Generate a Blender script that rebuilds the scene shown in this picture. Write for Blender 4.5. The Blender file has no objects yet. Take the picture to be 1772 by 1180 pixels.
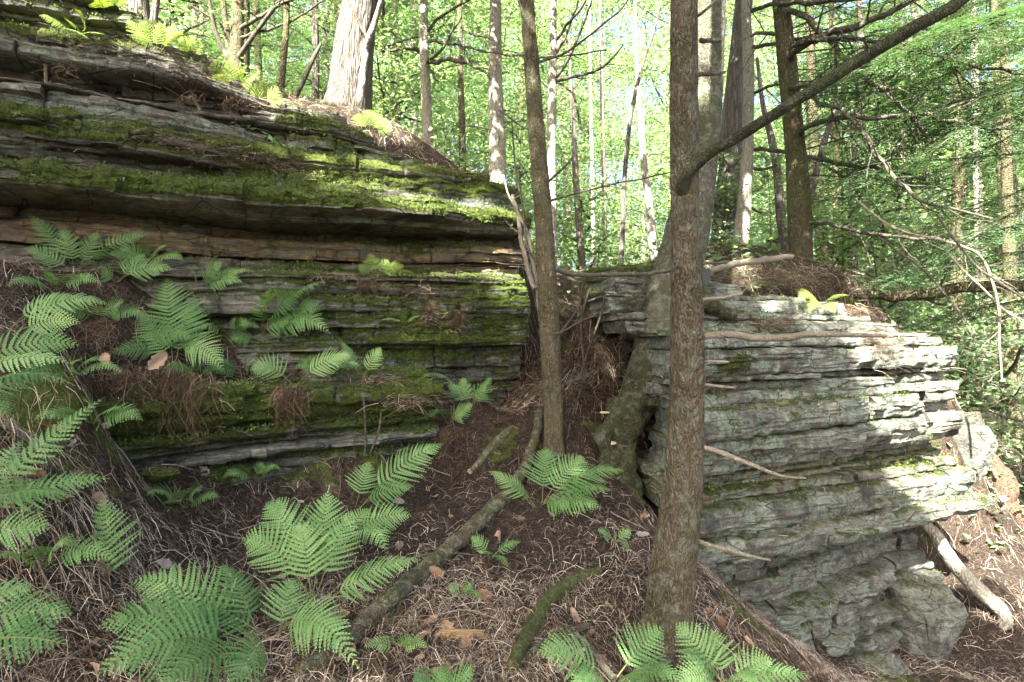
import bpy, math, random
import numpy as np
from mathutils import Vector

random.seed(11)
RNG = np.random.default_rng(11)
scene = bpy.context.scene
COL = scene.collection

# ------------------------------------------------------------------ camera
F, CX, CY = 984.4, 886.0, 590.0            # focal length and centre, in photo pixels
cam_data = bpy.data.cameras.new("camera")
cam_data.lens = 20.0
cam_data.sensor_width = 36.0
cam_data.clip_start = 0.05
cam_data.clip_end = 600.0
cam = bpy.data.objects.new("camera", cam_data)
cam.location = (0, 0, 0)
cam.rotation_euler = (math.radians(90), 0, 0)
COL.objects.link(cam)
scene.camera = cam

# ------------------------------------------------------------------ sky and sun
SUN = np.array([-0.28, -0.64, 0.72]); SUN /= np.linalg.norm(SUN)     # direction towards the sun
world = bpy.data.worlds.new("World")
scene.world = world
world.use_nodes = True
wn = world.node_tree.nodes
wl = world.node_tree.links
bg = wn["Background"]
skyn = wn.new("ShaderNodeTexSky")
skyn.sky_type = 'NISHITA'
skyn.sun_disc = False
skyn.sun_elevation = math.asin(SUN[2])
skyn.sun_rotation = math.atan2(SUN[0], SUN[1])
skyn.air_density = 0.8
skyn.ozone_density = 0.4
skyn.dust_density = 7.0
wl.new(skyn.outputs[0], bg.inputs[0])
bg.inputs[1].default_value = 0.08
sd = bpy.data.lights.new("sun", 'SUN')
sd.energy = 5.0
sd.angle = math.radians(0.5)
sd.color = (1.0, 0.95, 0.86)
sun = bpy.data.objects.new("sun", sd)
sun.rotation_euler = Vector(SUN).to_track_quat('Z', 'Y').to_euler()
COL.objects.link(sun)
vs = scene.view_settings
vs.view_transform = 'Standard'
vs.look = 'None'
vs.exposure = 3.45
vs.gamma = 1.0
vs.use_curve_mapping = False
scene.render.engine = 'CYCLES'
scene.cycles.max_bounces = 7
scene.cycles.diffuse_bounces = 3
scene.cycles.transmission_bounces = 4
scene.cycles.use_denoising = True
scene.cycles.sample_clamp_indirect = 8.0


# ------------------------------------------------------------------ numbers
def P(px, py, d):
    """world point seen at photo pixel (px, py) at distance d along the view axis"""
    return np.array([(px - CX) / F * d, d, (CY - py) / F * d])


def sstep(a, b, x):
    t = np.clip((x - a) / (b - a), 0, 1)
    return t * t * (3 - 2 * t)


def _hash(ix, iy, iz, seed):
    h = (ix.astype(np.int64) * 374761393 + iy.astype(np.int64) * 668265263 + iz.astype(np.int64) * 2147483647 + seed * 1274126177)
    h = (h ^ (h >> 13)) * 1274126177
    h &= 0xFFFFFFFF
    h = (h ^ (h >> 16)) & 0xFFFFFF
    return h / float(0xFFFFFF) * 2 - 1


def vnoise(x, y, z, seed=0):
    x, y, z = np.broadcast_arrays(np.asarray(x, float), np.asarray(y, float), np.asarray(z, float))
    ix, iy, iz = np.floor(x), np.floor(y), np.floor(z)
    fx, fy, fz = x - ix, y - iy, z - iz
    fx, fy, fz = [f * f * (3 - 2 * f) for f in (fx, fy, fz)]
    r = 0
    for a in (0, 1):
        for b in (0, 1):
            for c in (0, 1):
                w = (fx if a else 1 - fx) * (fy if b else 1 - fy) * (fz if c else 1 - fz)
                r = r + w * _hash(ix + a, iy + b, iz + c, seed)
    return r


def fbm(x, y, z, seed=0, octv=3):
    r, a, f = 0, 0.55, 1.0
    for i in range(octv):
        r = r + a * vnoise(np.asarray(x) * f, np.asarray(y) * f, np.asarray(z) * f, seed + i * 17)
        a *= 0.5
        f *= 2.03
    return r


# ------------------------------------------------------------------ mesh building
class MB:
    """collects vertices and faces, then becomes ONE mesh"""
    def __init__(self):
        self.V, self.L, self.S, self.M, self.T = [], [], [], [], []
        self.n = 0
        self.nl = 0

    def add(self, V, Fa, mat=0, tint=None):
        V = np.asarray(V, float).reshape(-1, 3)
        Fa = np.asarray(Fa, int)
        if len(Fa) == 0:
            return
        k = Fa.shape[1]
        self.V.append(V)
        self.L.append((Fa + self.n).ravel())
        self.S.append(np.arange(len(Fa)) * k + self.nl)
        self.M.append(np.full(len(Fa), mat))
        t = np.zeros(len(V)) if tint is None else np.broadcast_to(np.asarray(tint, float), (len(V),))
        self.T.append(t)
        self.n += len(V)
        self.nl += Fa.size

    def mesh(self, name, mats, smooth=True, attrs=None):
        me = bpy.data.meshes.new(name)
        if self.n:
            V = np.concatenate(self.V)
            L = np.concatenate(self.L)
            S = np.concatenate(self.S)
            me.vertices.add(len(V))
            me.vertices.foreach_set('co', V.ravel())
            me.loops.add(len(L))
            me.loops.foreach_set('vertex_index', L.astype(np.int32))
            me.polygons.add(len(S))
            me.polygons.foreach_set('loop_start', S.astype(np.int32))
            me.polygons.foreach_set('material_index', np.concatenate(self.M).astype(np.int32))
            me.polygons.foreach_set('use_smooth', np.full(len(S), smooth))
            me.update(calc_edges=True)
            a = me.attributes.new('tint', 'FLOAT', 'POINT')
            a.data.foreach_set('value', np.concatenate(self.T).astype(np.float32))
            for nm, arr in (attrs or {}).items():
                a = me.attributes.new(nm, 'FLOAT', 'POINT')
                a.data.foreach_set('value', np.asarray(arr, np.float32))
        for m in (mats if isinstance(mats, (list, tuple)) else [mats]):
            me.materials.append(m)
        return me

    def build(self, name, mats, parent=None, smooth=True, attrs=None, kind=None):
        o = bpy.data.objects.new(name, self.mesh(name, mats, smooth, attrs))
        COL.objects.link(o)
        if parent is not None:
            o.parent = parent
            o.matrix_parent_inverse = PINV[parent.name]
        if kind:
            o["kind"] = kind
        return o


PINV = {}


def tag(o, label, cat, group=None, kind=None):
    o["label"] = label
    o["category"] = cat
    if group:
        o["group"] = group
    if kind:
        o["kind"] = kind
    return o


def thing(name, loc, label, cat, group=None):
    """an Empty at the base of a thing; its parts are built in world space and parented"""
    o = bpy.data.objects.new(name, None)
    o.empty_display_size = 0.1
    o.location = [float(c) for c in loc]
    COL.objects.link(o)
    from mathutils import Matrix
    PINV[o.name] = Matrix.Translation(-Vector(o.location))
    return tag(o, label, cat, group)


def smooth_path(pts, n):
    """Catmull-Rom through the points, n samples; extra columns (radius) follow"""
    pts = np.asarray(pts, float)
    if len(pts) == 2:
        t = np.linspace(0, 1, n)[:, None]
        return pts[0] * (1 - t) + pts[1] * t
    d = np.r_[0, np.cumsum(np.linalg.norm(np.diff(pts[:, :3], axis=0), axis=1))]
    ext = np.vstack([2 * pts[0] - pts[1], pts, 2 * pts[-1] - pts[-2]])
    out = []
    for s in np.linspace(0, d[-1], n):
        i = min(max(np.searchsorted(d, s, side='right') - 1, 0), len(pts) - 2)
        t = (s - d[i]) / max(d[i + 1] - d[i], 1e-9)
        p0, p1, p2, p3 = ext[i], ext[i + 1], ext[i + 2], ext[i + 3]
        out.append(0.5 * ((2 * p1) + (p2 - p0) * t + (2 * p0 - 5 * p1 + 4 * p2 - p3) * t * t + (3 * p1 - p0 - 3 * p2 + p3) * t ** 3))
    return np.array(out)


def tube(path, rad, sides=6, disp=None, cap=True):
    """tube round a path; disp(theta, s) returns a radial factor"""
    path = np.asarray(path, float)
    n = len(path)
    rad = np.broadcast_to(np.asarray(rad, float), (n,))
    T = np.gradient(path, axis=0)
    T /= np.linalg.norm(T, axis=1)[:, None] + 1e-12
    ref = np.array([1.0, 0, 0]) if abs(T[0][0]) < 0.8 else np.array([0, 1.0, 0])
    U = np.zeros((n, 3))
    u = ref - T[0] * ref.dot(T[0])
    for i in range(n):
        u = u - T[i] * u.dot(T[i])
        u = u / (np.linalg.norm(u) + 1e-12)
        U[i] = u
    W = np.cross(T, U)
    th = np.linspace(0, 2 * math.pi, sides, endpoint=False)
    r = rad[:, None] * np.ones(sides)[None]
    if disp is not None:
        s = np.r_[0, np.cumsum(np.linalg.norm(np.diff(path, axis=0), axis=1))]
        r = r * disp(th[None, :] + 0 * r, s[:, None] + 0 * r)
    V = path[:, None, :] + r[..., None] * (np.cos(th)[None, :, None] * U[:, None, :] + np.sin(th)[None, :, None] * W[:, None, :])
    idx = np.arange(n * sides).reshape(n, sides)
    a = idx[:-1]
    b = idx[1:]
    Q = np.stack([a, np.roll(a, -1, 1), np.roll(b, -1, 1), b], -1).reshape(-1, 4)
    V = V.reshape(-1, 3)
    return V, Q, idx


def add_tube(mb, path, rad, sides=6, mat=0, disp=None, tint=None, cap=True):
    V, Q, idx = tube(path, rad, sides, disp)
    mb.add(V, Q, mat, tint)
    if cap and sides >= 4:
        for ring, rev in ((idx[0], True), (idx[-1], False)):
            c = V[ring].mean(0)
            VV = np.vstack([V[ring], c])
            k = len(ring)
            f = np.array([[i, (i + 1) % k, k] for i in range(k)])
            mb.add(VV, f[:, ::-1] if rev else f, mat, tint if np.isscalar(tint) or tint is None else 0)


# ------------------------------------------------------------------ materials
def mat_new(name):
    m = bpy.data.materials.new(name)
    m.use_nodes = True
    nt = m.node_tree
    for n in list(nt.nodes):
        nt.nodes.remove(n)
    return m, NT(nt)


class NT:
    def __init__(self, nt):
        self.nt = nt

    def n(self, t, **kw):
        nd = self.nt.nodes.new("ShaderNode" + t)
        for k, v in kw.items():
            setattr(nd, k, v)
        return nd

    def link(self, a, b):
        self.nt.links.new(a, b)

    def put(self, sock, v):
        if hasattr(v, 'is_output'):
            self.link(v, sock)
        elif isinstance(v, (tuple, list)) and len(v) == 3 and sock.type == 'RGBA':
            sock.default_value = (*v, 1)
        else:
            sock.default_value = v

    def coord(self, scale=(1, 1, 1), which='Object'):
        tc = self.n('TexCoord')
        mp = self.n('Mapping')
        mp.inputs['Scale'].default_value = scale
        self.link(tc.outputs[which], mp.inputs['Vector'])
        return mp.outputs[0]

    def noise(self, vec, scale, detail=4, rough=0.55, dist=0.0):
        nd = self.n('TexNoise')
        self.link(vec, nd.inputs['Vector'])
        nd.inputs['Scale'].default_value = scale
        nd.inputs['Detail'].default_value = detail
        nd.inputs['Roughness'].default_value = rough
        nd.inputs['Distortion'].default_value = dist
        return nd.outputs[0]

    def voro(self, vec, scale, feature='F1', out=0):
        nd = self.n('TexVoronoi', feature=feature)
        self.link(vec, nd.inputs['Vector'])
        nd.inputs['Scale'].default_value = scale
        return nd.outputs[out]

    def ramp(self, fac, stops, interp='LINEAR'):
        nd = self.n('ValToRGB')
        cr = nd.color_ramp
        cr.interpolation = interp
        while len(cr.elements) < len(stops):
            cr.elements.new(0.5)
        for e, (p, c) in zip(cr.elements, stops):
            e.position = p
            e.color = (*c, 1) if not np.isscalar(c) else (c, c, c, 1)
        self.put(nd.inputs[0], fac)
        return nd.outputs[0]

    def mix(self, fac, a, b, mode='MIX'):
        nd = self.n('Mix', data_type='RGBA', blend_type=mode)
        self.put(nd.inputs[0], fac)
        self.put(nd.inputs[6], a)
        self.put(nd.inputs[7], b)
        return nd.outputs[2]

    def math(self, op, a, b=0.0, clamp=False):
        nd = self.n('Math', operation=op)
        nd.use_clamp = clamp
        self.put(nd.inputs[0], a)
        self.put(nd.inputs[1], b)
        return nd.outputs[0]

    def attr(self, name):
        nd = self.n('Attribute')
        nd.attribute_name = name
        return nd.outputs['Fac']

    def bump(self, h, strength, dist, normal=None):
        nd = self.n('Bump')
        nd.inputs['Strength'].default_value = strength
        nd.inputs['Distance'].default_value = dist
        self.link(h, nd.inputs['Height'])
        if normal is not None:
            self.link(normal, nd.inputs['Normal'])
        return nd.outputs[0]

    def finish(self, color, rough=0.85, normal=None, spec=0.25):
        b = self.n('BsdfPrincipled')
        o = self.n('OutputMaterial')
        self.put(b.inputs['Base Color'], color)
        self.put(b.inputs['Roughness'], rough)
        b.inputs['Specular IOR Level'].default_value = spec
        if normal is not None:
            self.link(normal, b.inputs['Normal'])
        self.link(b.outputs[0], o.inputs[0])
        return b

    def leaf(self, color, trans_color, trans=0.4, rough=0.55):
        b = self.n('BsdfPrincipled')
        t = self.n('BsdfTranslucent')
        mx = self.n('MixShader')
        o = self.n('OutputMaterial')
        self.put(b.inputs['Base Color'], color)
        b.inputs['Roughness'].default_value = rough
        b.inputs['Specular IOR Level'].default_value = 0.3
        self.put(t.inputs[0], trans_color)
        mx.inputs[0].default_value = trans
        self.link(b.outputs[0], mx.inputs[1])
        self.link(t.outputs[0], mx.inputs[2])
        self.link(mx.outputs[0], o.inputs[0])


def make_rock():
    m, t = mat_new("sandstone")
    c = t.coord()
    cs = t.coord((1, 1, 7))
    cf = t.coord((2.2, 2.2, 40))
    streak = t.noise(cs, 3.0, 8, 0.7, 0.5)
    fine = t.noise(cf, 2.4, 7, 0.75, 0.4)
    grain = t.noise(c, 120, 5, 0.8)
    grit = t.noise(c, 38, 6, 0.75)
    blot = t.noise(c, 9, 8, 0.75, 0.4)
    base = t.ramp(streak, [(0.25, (0.050, 0.048, 0.041)), (0.42, (0.115, 0.112, 0.097)), (0.58, (0.225, 0.222, 0.198)), (0.8, (0.41, 0.405, 0.365))])
    base = t.mix(t.ramp(fine, [(0.36, 0.85), (0.52, 0.0)]), base, (0.045, 0.043, 0.036))
    base = t.mix(t.ramp(grit, [(0.40, 0.6), (0.55, 0.0)]), base, (0.055, 0.054, 0.046))
    base = t.mix(t.ramp(grain, [(0.56, 0.0), (0.70, 0.55)]), base, (0.40, 0.40, 0.36))
    # iron staining, tones brightened to stand in for light missing in the recesses
    och = t.math('MULTIPLY', t.attr('ochre'), t.ramp(t.noise(cs, 4.5, 5), [(0.35, 0.15), (0.6, 1.0)]), True)
    ochc = t.ramp(t.noise(cs, 9, 6, 0.7), [(0.3, (0.055, 0.036, 0.018)), (0.5, (0.17, 0.118, 0.056)), (0.7, (0.36, 0.262, 0.125))])
    base = t.mix(t.math('MULTIPLY', och, 0.85), base, ochc)
    # lichen crust, pale mint, speckled
    ln = t.math('ADD', t.math('MULTIPLY', blot, 0.7), t.math('MULTIPLY', grit, 0.3))
    lic = t.math('MULTIPLY', t.ramp(ln, [(0.47, 0.0), (0.53, 1.0)]), t.attr('lichen'), True)
    licc = t.ramp(t.noise(c, 60, 5, 0.8), [(0.32, (0.10, 0.14, 0.10)), (0.5, (0.24, 0.31, 0.235)), (0.68, (0.42, 0.50, 0.40))])
    base = t.mix(t.math('MULTIPLY', lic, 0.75), base, licc)
    # dark crust
    dk = t.ramp(t.math('ADD', t.math('MULTIPLY', t.noise(c, 2.7, 7, 0.7), 0.75), t.math('MULTIPLY', grit, 0.25)), [(0.53, 0.0), (0.60, 0.85)])
    base = t.mix(dk, base, (0.035, 0.035, 0.031))
    # hairline cracks along and across the bedding
    ck = t.voro(t.coord((2.0, 2.0, 9.0)), 1.35, 'DISTANCE_TO_EDGE')
    ckf = t.math('MULTIPLY', t.ramp(ck, [(0.0, 1.0), (0.020, 0.0)]), t.ramp(blot, [(0.42, 0.0), (0.52, 1.0)]))
    base = t.mix(t.math('MULTIPLY', ckf, 0.9), base, (0.020, 0.019, 0.016))
    # thin green film and moss
    mo = t.attr('moss')
    mn = t.noise(c, 7.0, 8, 0.72, 0.4)
    mm = t.math('ADD', mo, t.math('MULTIPLY', t.math('SUBTRACT', mn, 0.5), 1.7))
    film = t.ramp(mm, [(0.20, 0.0), (0.5, 0.65)])
    base = t.mix(t.math('MULTIPLY', film, t.ramp(grit, [(0.35, 1.0), (0.65, 0.35)])), base, t.ramp(t.noise(c, 24, 5, 0.7), [(0.3, (0.036, 0.048, 0.014)), (0.7, (0.105, 0.125, 0.040))]))
    mossf = t.ramp(t.math('ADD', mm, t.math('MULTIPLY', t.math('SUBTRACT', grit, 0.5), 0.35)), [(0.50, 0.0), (0.58, 1.0)])
    mossc = t.ramp(t.noise(c, 42, 7, 0.8), [(0.28, (0.020, 0.030, 0.006)), (0.5, (0.070, 0.096, 0.018)), (0.75, (0.175, 0.215, 0.045))])
    col = t.mix(mossf, base, mossc)
    h = t.math('ADD', t.math('MULTIPLY', fine, 0.8), t.math('ADD', t.math('MULTIPLY', grain, 0.25), t.math('ADD', t.math('MULTIPLY', grit, 0.6), t.math('MULTIPLY', streak, 0.3))))
    h = t.math('SUBTRACT', h, t.math('MULTIPLY', ckf, 0.6))
    h2 = t.math('ADD', h, t.math('MULTIPLY', t.noise(c, 55, 5, 0.75), t.math('MULTIPLY', mossf, 1.6)))
    nb = t.bump(h2, 1.0, 0.022)
    t.finish(col, t.ramp(mossf, [(0, 0.80), (1, 0.97)]), nb, 0.2)
    return m


def make_ground():
    m, t = mat_new("forest_floor")
    c = t.coord()
    n1 = t.noise(c, 2.2, 6, 0.65)
    n2 = t.noise(c, 40, 6, 0.75, 0.8)
    cw = t.coord((30, 140, 30))
    cw2 = t.coord((150, 26, 30))
    st = t.math('MAXIMUM', t.noise(cw, 1.0, 3, 0.6, 1.5), t.noise(cw2, 1.0, 3, 0.6, 1.5))
    col = t.ramp(n2, [(0.3, (0.010, 0.008, 0.006)), (0.5, (0.038, 0.028, 0.021)), (0.7, (0.125, 0.094, 0.072))])
    col = t.mix(t.ramp(st, [(0.55, 0.0), (0.68, 0.7)]), col, (0.22, 0.165, 0.125))
    col = t.mix(t.ramp(n1, [(0.35, 0.6), (0.55, 0.0)]), col, (0.035, 0.026, 0.020))
    mo = t.math('ADD', t.attr('moss'), t.math('MULTIPLY', t.math('SUBTRACT', t.noise(c, 6, 6, 0.7), 0.5), 1.5))
    col = t.mix(t.ramp(mo, [(0.45, 0.0), (0.62, 1.0)]), col, t.ramp(n2, [(0.3, (0.028, 0.045, 0.008)), (0.7, (0.13, 0.18, 0.035))]))
    nb = t.bump(t.math('ADD', n2, st), 1.0, 0.03)
    t.finish(col, 0.92, nb, 0.15)
    return m


def make_bark(name, dark, mid, light, zs=0.3, scale=26, green=0.0, lich=0.0, bump=0.02, crack=0.16):
    m, t = mat_new(name)
    c = t.coord((1, 1, zs))
    ci = t.coord()
    dn = t.noise(c, scale * 0.5, 4, 0.6)
    mp = t.n('VectorMath', operation='MULTIPLY_ADD')
    t.link(c, mp.inputs[0])
    mp.inputs[1].default_value = (1, 1, 1)
    sc = t.n('VectorMath', operation='SCALE')
    tx = t.n('TexNoise'); t.link(c, tx.inputs['Vector']); tx.inputs['Scale'].default_value = scale * 0.6
    t.link(tx.outputs['Color'], sc.inputs[0]); sc.inputs['Scale'].default_value = 0.11
    t.link(sc.outputs[0], mp.inputs[2])
    e = t.voro(mp.outputs[0], scale, 'DISTANCE_TO_EDGE')
    n1 = t.noise(c, scale * 1.6, 6, 0.7, 0.3)
    n2 = t.noise(ci, 3.2, 5, 0.6)
    col = t.ramp(n1, [(0.28, dark), (0.5, mid), (0.74, light)])
    ck = t.math('MULTIPLY', t.ramp(e, [(0.0, 1.0), (crack, 0.0)]), t.ramp(t.noise(c, scale * 0.8, 4, 0.7), [(0.32, 0.15), (0.55, 1.0)]))
    fl = t.noise(ci, scale * 2.6, 5, 0.8)
    col = t.mix(t.ramp(fl, [(0.36, 0.5), (0.50, 0.0)]), col, tuple(v * 0.55 for v in dark))
    col = t.mix(t.math('MULTIPLY', ck, 0.75), col, tuple(v * 0.35 for v in dark))
    col = t.mix(t.ramp(n2, [(0.4, 0.0), (0.7, 0.45)]), col, tuple(v * 1.35 for v in mid))
    if green:
        col = t.mix(t.math('MULTIPLY', t.ramp(t.noise(ci, 4.5, 6, 0.7), [(0.42, 0.0), (0.62, 1.0)]), green), col, (0.085, 0.105, 0.035))
    if lich:
        col = t.mix(t.math('MULTIPLY', t.ramp(t.noise(ci, 17, 6, 0.75), [(0.5, 0.0), (0.58, 1.0)]), lich), col, (0.34, 0.38, 0.31))
    h = t.math('ADD', t.math('MULTIPLY', t.ramp(e, [(0, 0.0), (crack * 1.6, 1.0)]), 0.8), t.math('ADD', t.math('MULTIPLY', n1, 0.6), t.math('MULTIPLY', fl, 0.5)))
    t.finish(col, 0.9, t.bump(h, 0.9, bump), 0.15)
    return m


def make_leaf(name, lo, mid, hi, trans=0.4, tmul=(1.1, 1.15, 0.65)):
    m, t = mat_new(name)
    col = t.ramp(t.attr('tint'), [(0.0, lo), (0.5, mid), (1.0, hi)])
    tc = t.mix(1.0, col, tmul, 'MULTIPLY')
    t.leaf(col, tc, trans)
    return m


def make_tint(name, stops, rough=0.85, noise_amt=0.0):
    m, t = mat_new(name)
    col = t.ramp(t.attr('tint'), stops)
    if noise_amt:
        col = t.mix(t.math('MULTIPLY', t.noise(t.coord(), 45, 5, 0.7), noise_amt), col, (0.03, 0.025, 0.02))
    t.finish(col, rough, None, 0.2)
    return m


M_ROCK = make_rock()
M_GROUND = make_ground()
M_BARK_B = make_bark("bark_scaly_brown", (0.070, 0.054, 0.034), (0.185, 0.152, 0.100), (0.32, 0.272, 0.19), 0.34, 44, 0.4, 0.32, 0.05, 0.18)
M_BARK_A = make_bark("bark_ochre_brown", (0.075, 0.060, 0.036), (0.18, 0.152, 0.092), (0.29, 0.25, 0.165), 0.30, 52, 0.35, 0.15, 0.035, 0.16)
M_BARK_C = make_bark("bark_pale_lichen", (0.065, 0.058, 0.042), (0.155, 0.142, 0.108), (0.30, 0.275, 0.215), 0.9, 48, 0.65, 0.40, 0.02, 0.12)
M_BARK_G = make_bark("bark_grey_furrowed", (0.075, 0.062, 0.052), (0.19, 0.165, 0.14), (0.30, 0.265, 0.23), 0.10, 24, 0.0, 0.1, 0.04, 0.16)
M_BARK_D = make_bark("bark_dark_green", (0.060, 0.050, 0.030), (0.125, 0.105, 0.064), (0.20, 0.17, 0.11), 0.3, 36, 0.45, 0.1, 0.02)
M_BARK_F = make_bark("bark_shaggy_dark", (0.07, 0.058, 0.05), (0.16, 0.138, 0.12), (0.25, 0.22, 0.195), 0.10, 18, 0.0, 0.1, 0.05, 0.2)
M_BARK_P = make_bark("bark_pale_smooth", (0.16, 0.145, 0.12), (0.30, 0.275, 0.23), (0.42, 0.39, 0.33), 0.5, 24, 0.15, 0.2, 0.01)
M_DEAD = make_bark("dead_branch_bark", (0.055, 0.045, 0.036), (0.12, 0.102, 0.082), (0.20, 0.175, 0.145), 0.6, 60, 0.25, 0.2, 0.008)
M_DEADPALE = make_bark("bare_twig_bark", (0.20, 0.165, 0.125), (0.33, 0.285, 0.22), (0.44, 0.39, 0.31), 0.7, 60, 0.15, 0.1, 0.006)
M_LIMB = make_bark("shaded_mossy_limb_bark", (0.016, 0.016, 0.010), (0.036, 0.036, 0.022), (0.075, 0.075, 0.048), 0.6, 50, 0.4, 0.08, 0.010)  # bark tones darkened to put the limb's shade into the colour
M_LOG = make_bark("fallen_limb_bark", (0.050, 0.036, 0.023), (0.125, 0.095, 0.062), (0.26, 0.21, 0.15), 0.8, 42, 0.7, 0.35, 0.014)
M_LOGMOSS = make_bark("mossy_log_bark", (0.05, 0.05, 0.02), (0.11, 0.12, 0.035), (0.18, 0.19, 0.07), 0.9, 50, 0.9, 0.15, 0.014)
M_LOGRED = make_bark("rotten_log_bark", (0.045, 0.026, 0.017), (0.11, 0.072, 0.048), (0.20, 0.145, 0.10), 0.5, 40, 0.0, 0.05, 0.02, 0.05)
M_FERN = make_leaf("fern_green", (0.058, 0.145, 0.042), (0.140, 0.275, 0.092), (0.265, 0.42, 0.160), 0.35, (1.15, 1.15, 0.55))
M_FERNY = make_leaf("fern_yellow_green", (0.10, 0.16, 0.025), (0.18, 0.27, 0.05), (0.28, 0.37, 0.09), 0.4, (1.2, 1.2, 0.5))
M_STIPE = make_tint("fern_stalk", [(0, (0.10, 0.12, 0.04)), (1, (0.20, 0.20, 0.09))])
M_LEAF = make_leaf("maple_leaf", (0.10, 0.17, 0.08), (0.185, 0.275, 0.14), (0.31, 0.41, 0.245), 0.5)  # greens paled so the woods' hazy glow sits in the leaf colour
M_HEM = make_leaf("hemlock_needles", (0.035, 0.072, 0.032), (0.072, 0.135, 0.060), (0.125, 0.205, 0.092), 0.4)
M_MOSS = make_tint("moss_tuft", [(0, (0.024, 0.040, 0.011)), (0.5, (0.074, 0.112, 0.028)), (1, (0.165, 0.215, 0.060))], 0.95)
M_NEEDLE = make_tint("needle_strand", [(0, (0.020, 0.014, 0.009)), (0.35, (0.105, 0.074, 0.050)), (0.7, (0.27, 0.208, 0.152)), (1, (0.58, 0.505, 0.41))], 0.9)
M_DRY = make_tint("dry_leaf", [(0, (0.16, 0.085, 0.045)), (0.4, (0.30, 0.19, 0.12)), (0.7, (0.36, 0.26, 0.19)), (1, (0.31, 0.28, 0.265))], 0.7, 0.45)
M_ROOT = make_tint("hanging_root", [(0, (0.022, 0.014, 0.009)), (0.5, (0.075, 0.048, 0.030)), (1, (0.20, 0.15, 0.10))], 0.9)
M_WOOD = make_tint("split_wood", [(0, (0.17, 0.11, 0.05)), (1, (0.38, 0.28, 0.15))], 0.7, 0.3)
M_ROOTBARK = make_bark("mossy_root_bark", (0.028, 0.026, 0.016), (0.075, 0.072, 0.042), (0.16, 0.155, 0.10), 0.9, 48, 0.8, 0.25, 0.03, 0.14)
M_FUNGUS = make_tint("bracket_fungus", [(0, (0.30, 0.20, 0.12)), (1, (0.47, 0.37, 0.26))], 0.7)


# ================================================================== ground
CD = np.array([0.906, 0.423]); CN = np.array([0.423, -0.906]); C0 = np.array([0.10, 5.0])   # left cliff: run, outward normal, right corner
BC = np.array([1.02, 3.62])                                                            # boulder: left front corner
LD = np.array([0.805, 0.593]); LN = np.array([0.593, -0.805]); L0 = np.array([-2.206, 2.95])  # low ledge


def wallpt(c, d, n, u, off):
    return c + d * u + n * off


GP = []
for a in [(100, 1180, 1.7), (500, 1180, 1.9), (886, 1180, 2.0), (1150, 1150, 2.45), (1400, 1180, 2.75), (1700, 1180, 3.6),
          (0, 1000, 1.9), (250, 1000, 2.4), (600, 1000, 2.7), (900, 1000, 2.8), (1150, 1075, 2.6), (0, 850, 2.4), (250, 850, 2.9),
          (500, 830, 3.55), (700, 800, 4.0), (860, 800, 4.1), (955, 775, 4.0), (1000, 900, 3.4), (1090, 850, 3.8),
          (900, 705, 4.75), (1000, 690, 5.2), (965, 640, 5.8), (990, 520, 6.6),
          (1200, 985, 3.2), (1350, 1100, 3.5), (1500, 1180, 3.6), (1640, 1165, 4.1), (1700, 1000, 5.0), (1765, 900, 6.0), (1700, 830, 7.5), (1760, 780, 10),
          (480, 600, 4.2), (640, 662, 4.3), (350, 535, 3.95), (200, 465, 3.7), (0, 450, 3.2), (100, 600, 2.85), (0, 640, 2.4), (300, 640, 3.4), (480, 660, 3.85), (600, 668, 4.1),
          (150, 690, 2.75), (0, 740, 2.2), (380, 812, 3.4), (200, 800, 3.0), (820, 690, 4.5), (60, 760, 2.45),
          (600, 205, 7.0), (735, 300, 8.5), (860, 380, 8.5), (960, 470, 8.0), (880, 335, 5.6), (420, 165, 5.8), (100, 40, 5.2), (400, 135, 8.0), (0, -40, 5.5),
          (1050, 470, 8.0), (1280, 440, 8.0), (1385, 455, 7.0), (1500, 560, 6.3), (1450, 520, 6.3), (1200, 475, 6.0), (1600, 620, 6.0), (1080, 480, 5.9), (1500, 570, 8.5), (1600, 640, 9.0), (1420, 520, 8.5)]:
    GP.append(P(*a))
for a in [(-9, 9, 4.4), (-10, 12.5, 4.2), (-6, 12, 3.2), (-4, 10, 3.0), (-2.5, 12, 1.6), (0, 11, .5), (1.5, 11, .1), (4, 11.5, -.3), (8, 11, -1.6), (-3.5, 7.6, 3.45), (1.2, 8.6, .9)]:
    GP.append(np.array(a, float))
for (u, off, z) in [(-5.5, -.3, .3), (-4.5, -.3, .3), (-3.6, -.3, .3), (-2.8, -.3, .3), (-2, -.3, -.1), (-1.2, -.25, -.5), (-.5, -.25, -.6), (-.15, -.3, -.4),
                    (-5.5, -1.3, 2.5), (-4.5, -1.3, 2.5), (-3.6, -1.25, 2.38), (-3.0, -1.2, 2.3), (-2.5, -1.15, 2.1), (-2.0, -1.1, 1.92), (-1.5, -1.0, 1.85), (-1.0, -.8, 1.55), (-.5, -.7, 1.32), (-.15, -.7, 1.15)]:
    q = wallpt(C0, CD, CN, u, off); GP.append(np.array([q[0], q[1], z]))
for (u, off, z) in [(.25, -.45, -1.3), (1.0, -.6, -1.8), (2.0, -.7, -2.0), (3.0, -.6, -2.1), (3.6, -.3, -2.1), (.3, -1.5, .35), (1.0, -1.3, .40), (2.0, -1.2, .36), (2.8, -1.1, .1), (3.7, -1.0, -1.6)]:
    q = wallpt(BC, CD, CN, u, off); GP.append(np.array([q[0], q[1], z]))
for (u, off, z) in [(.2, -.12, -.70), (1.0, -.12, -.75), (1.9, -.12, -.85), (.1, -.35, -.33), (.6, -.33, -.30), (1.0, -.33, -.28), (1.6, -.33, -.26), (2.0, -.3, -.42)]:
    q = wallpt(L0, LD, LN, u, off); GP.append(np.array([q[0], q[1], z]))
GP = np.array(GP)
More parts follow.
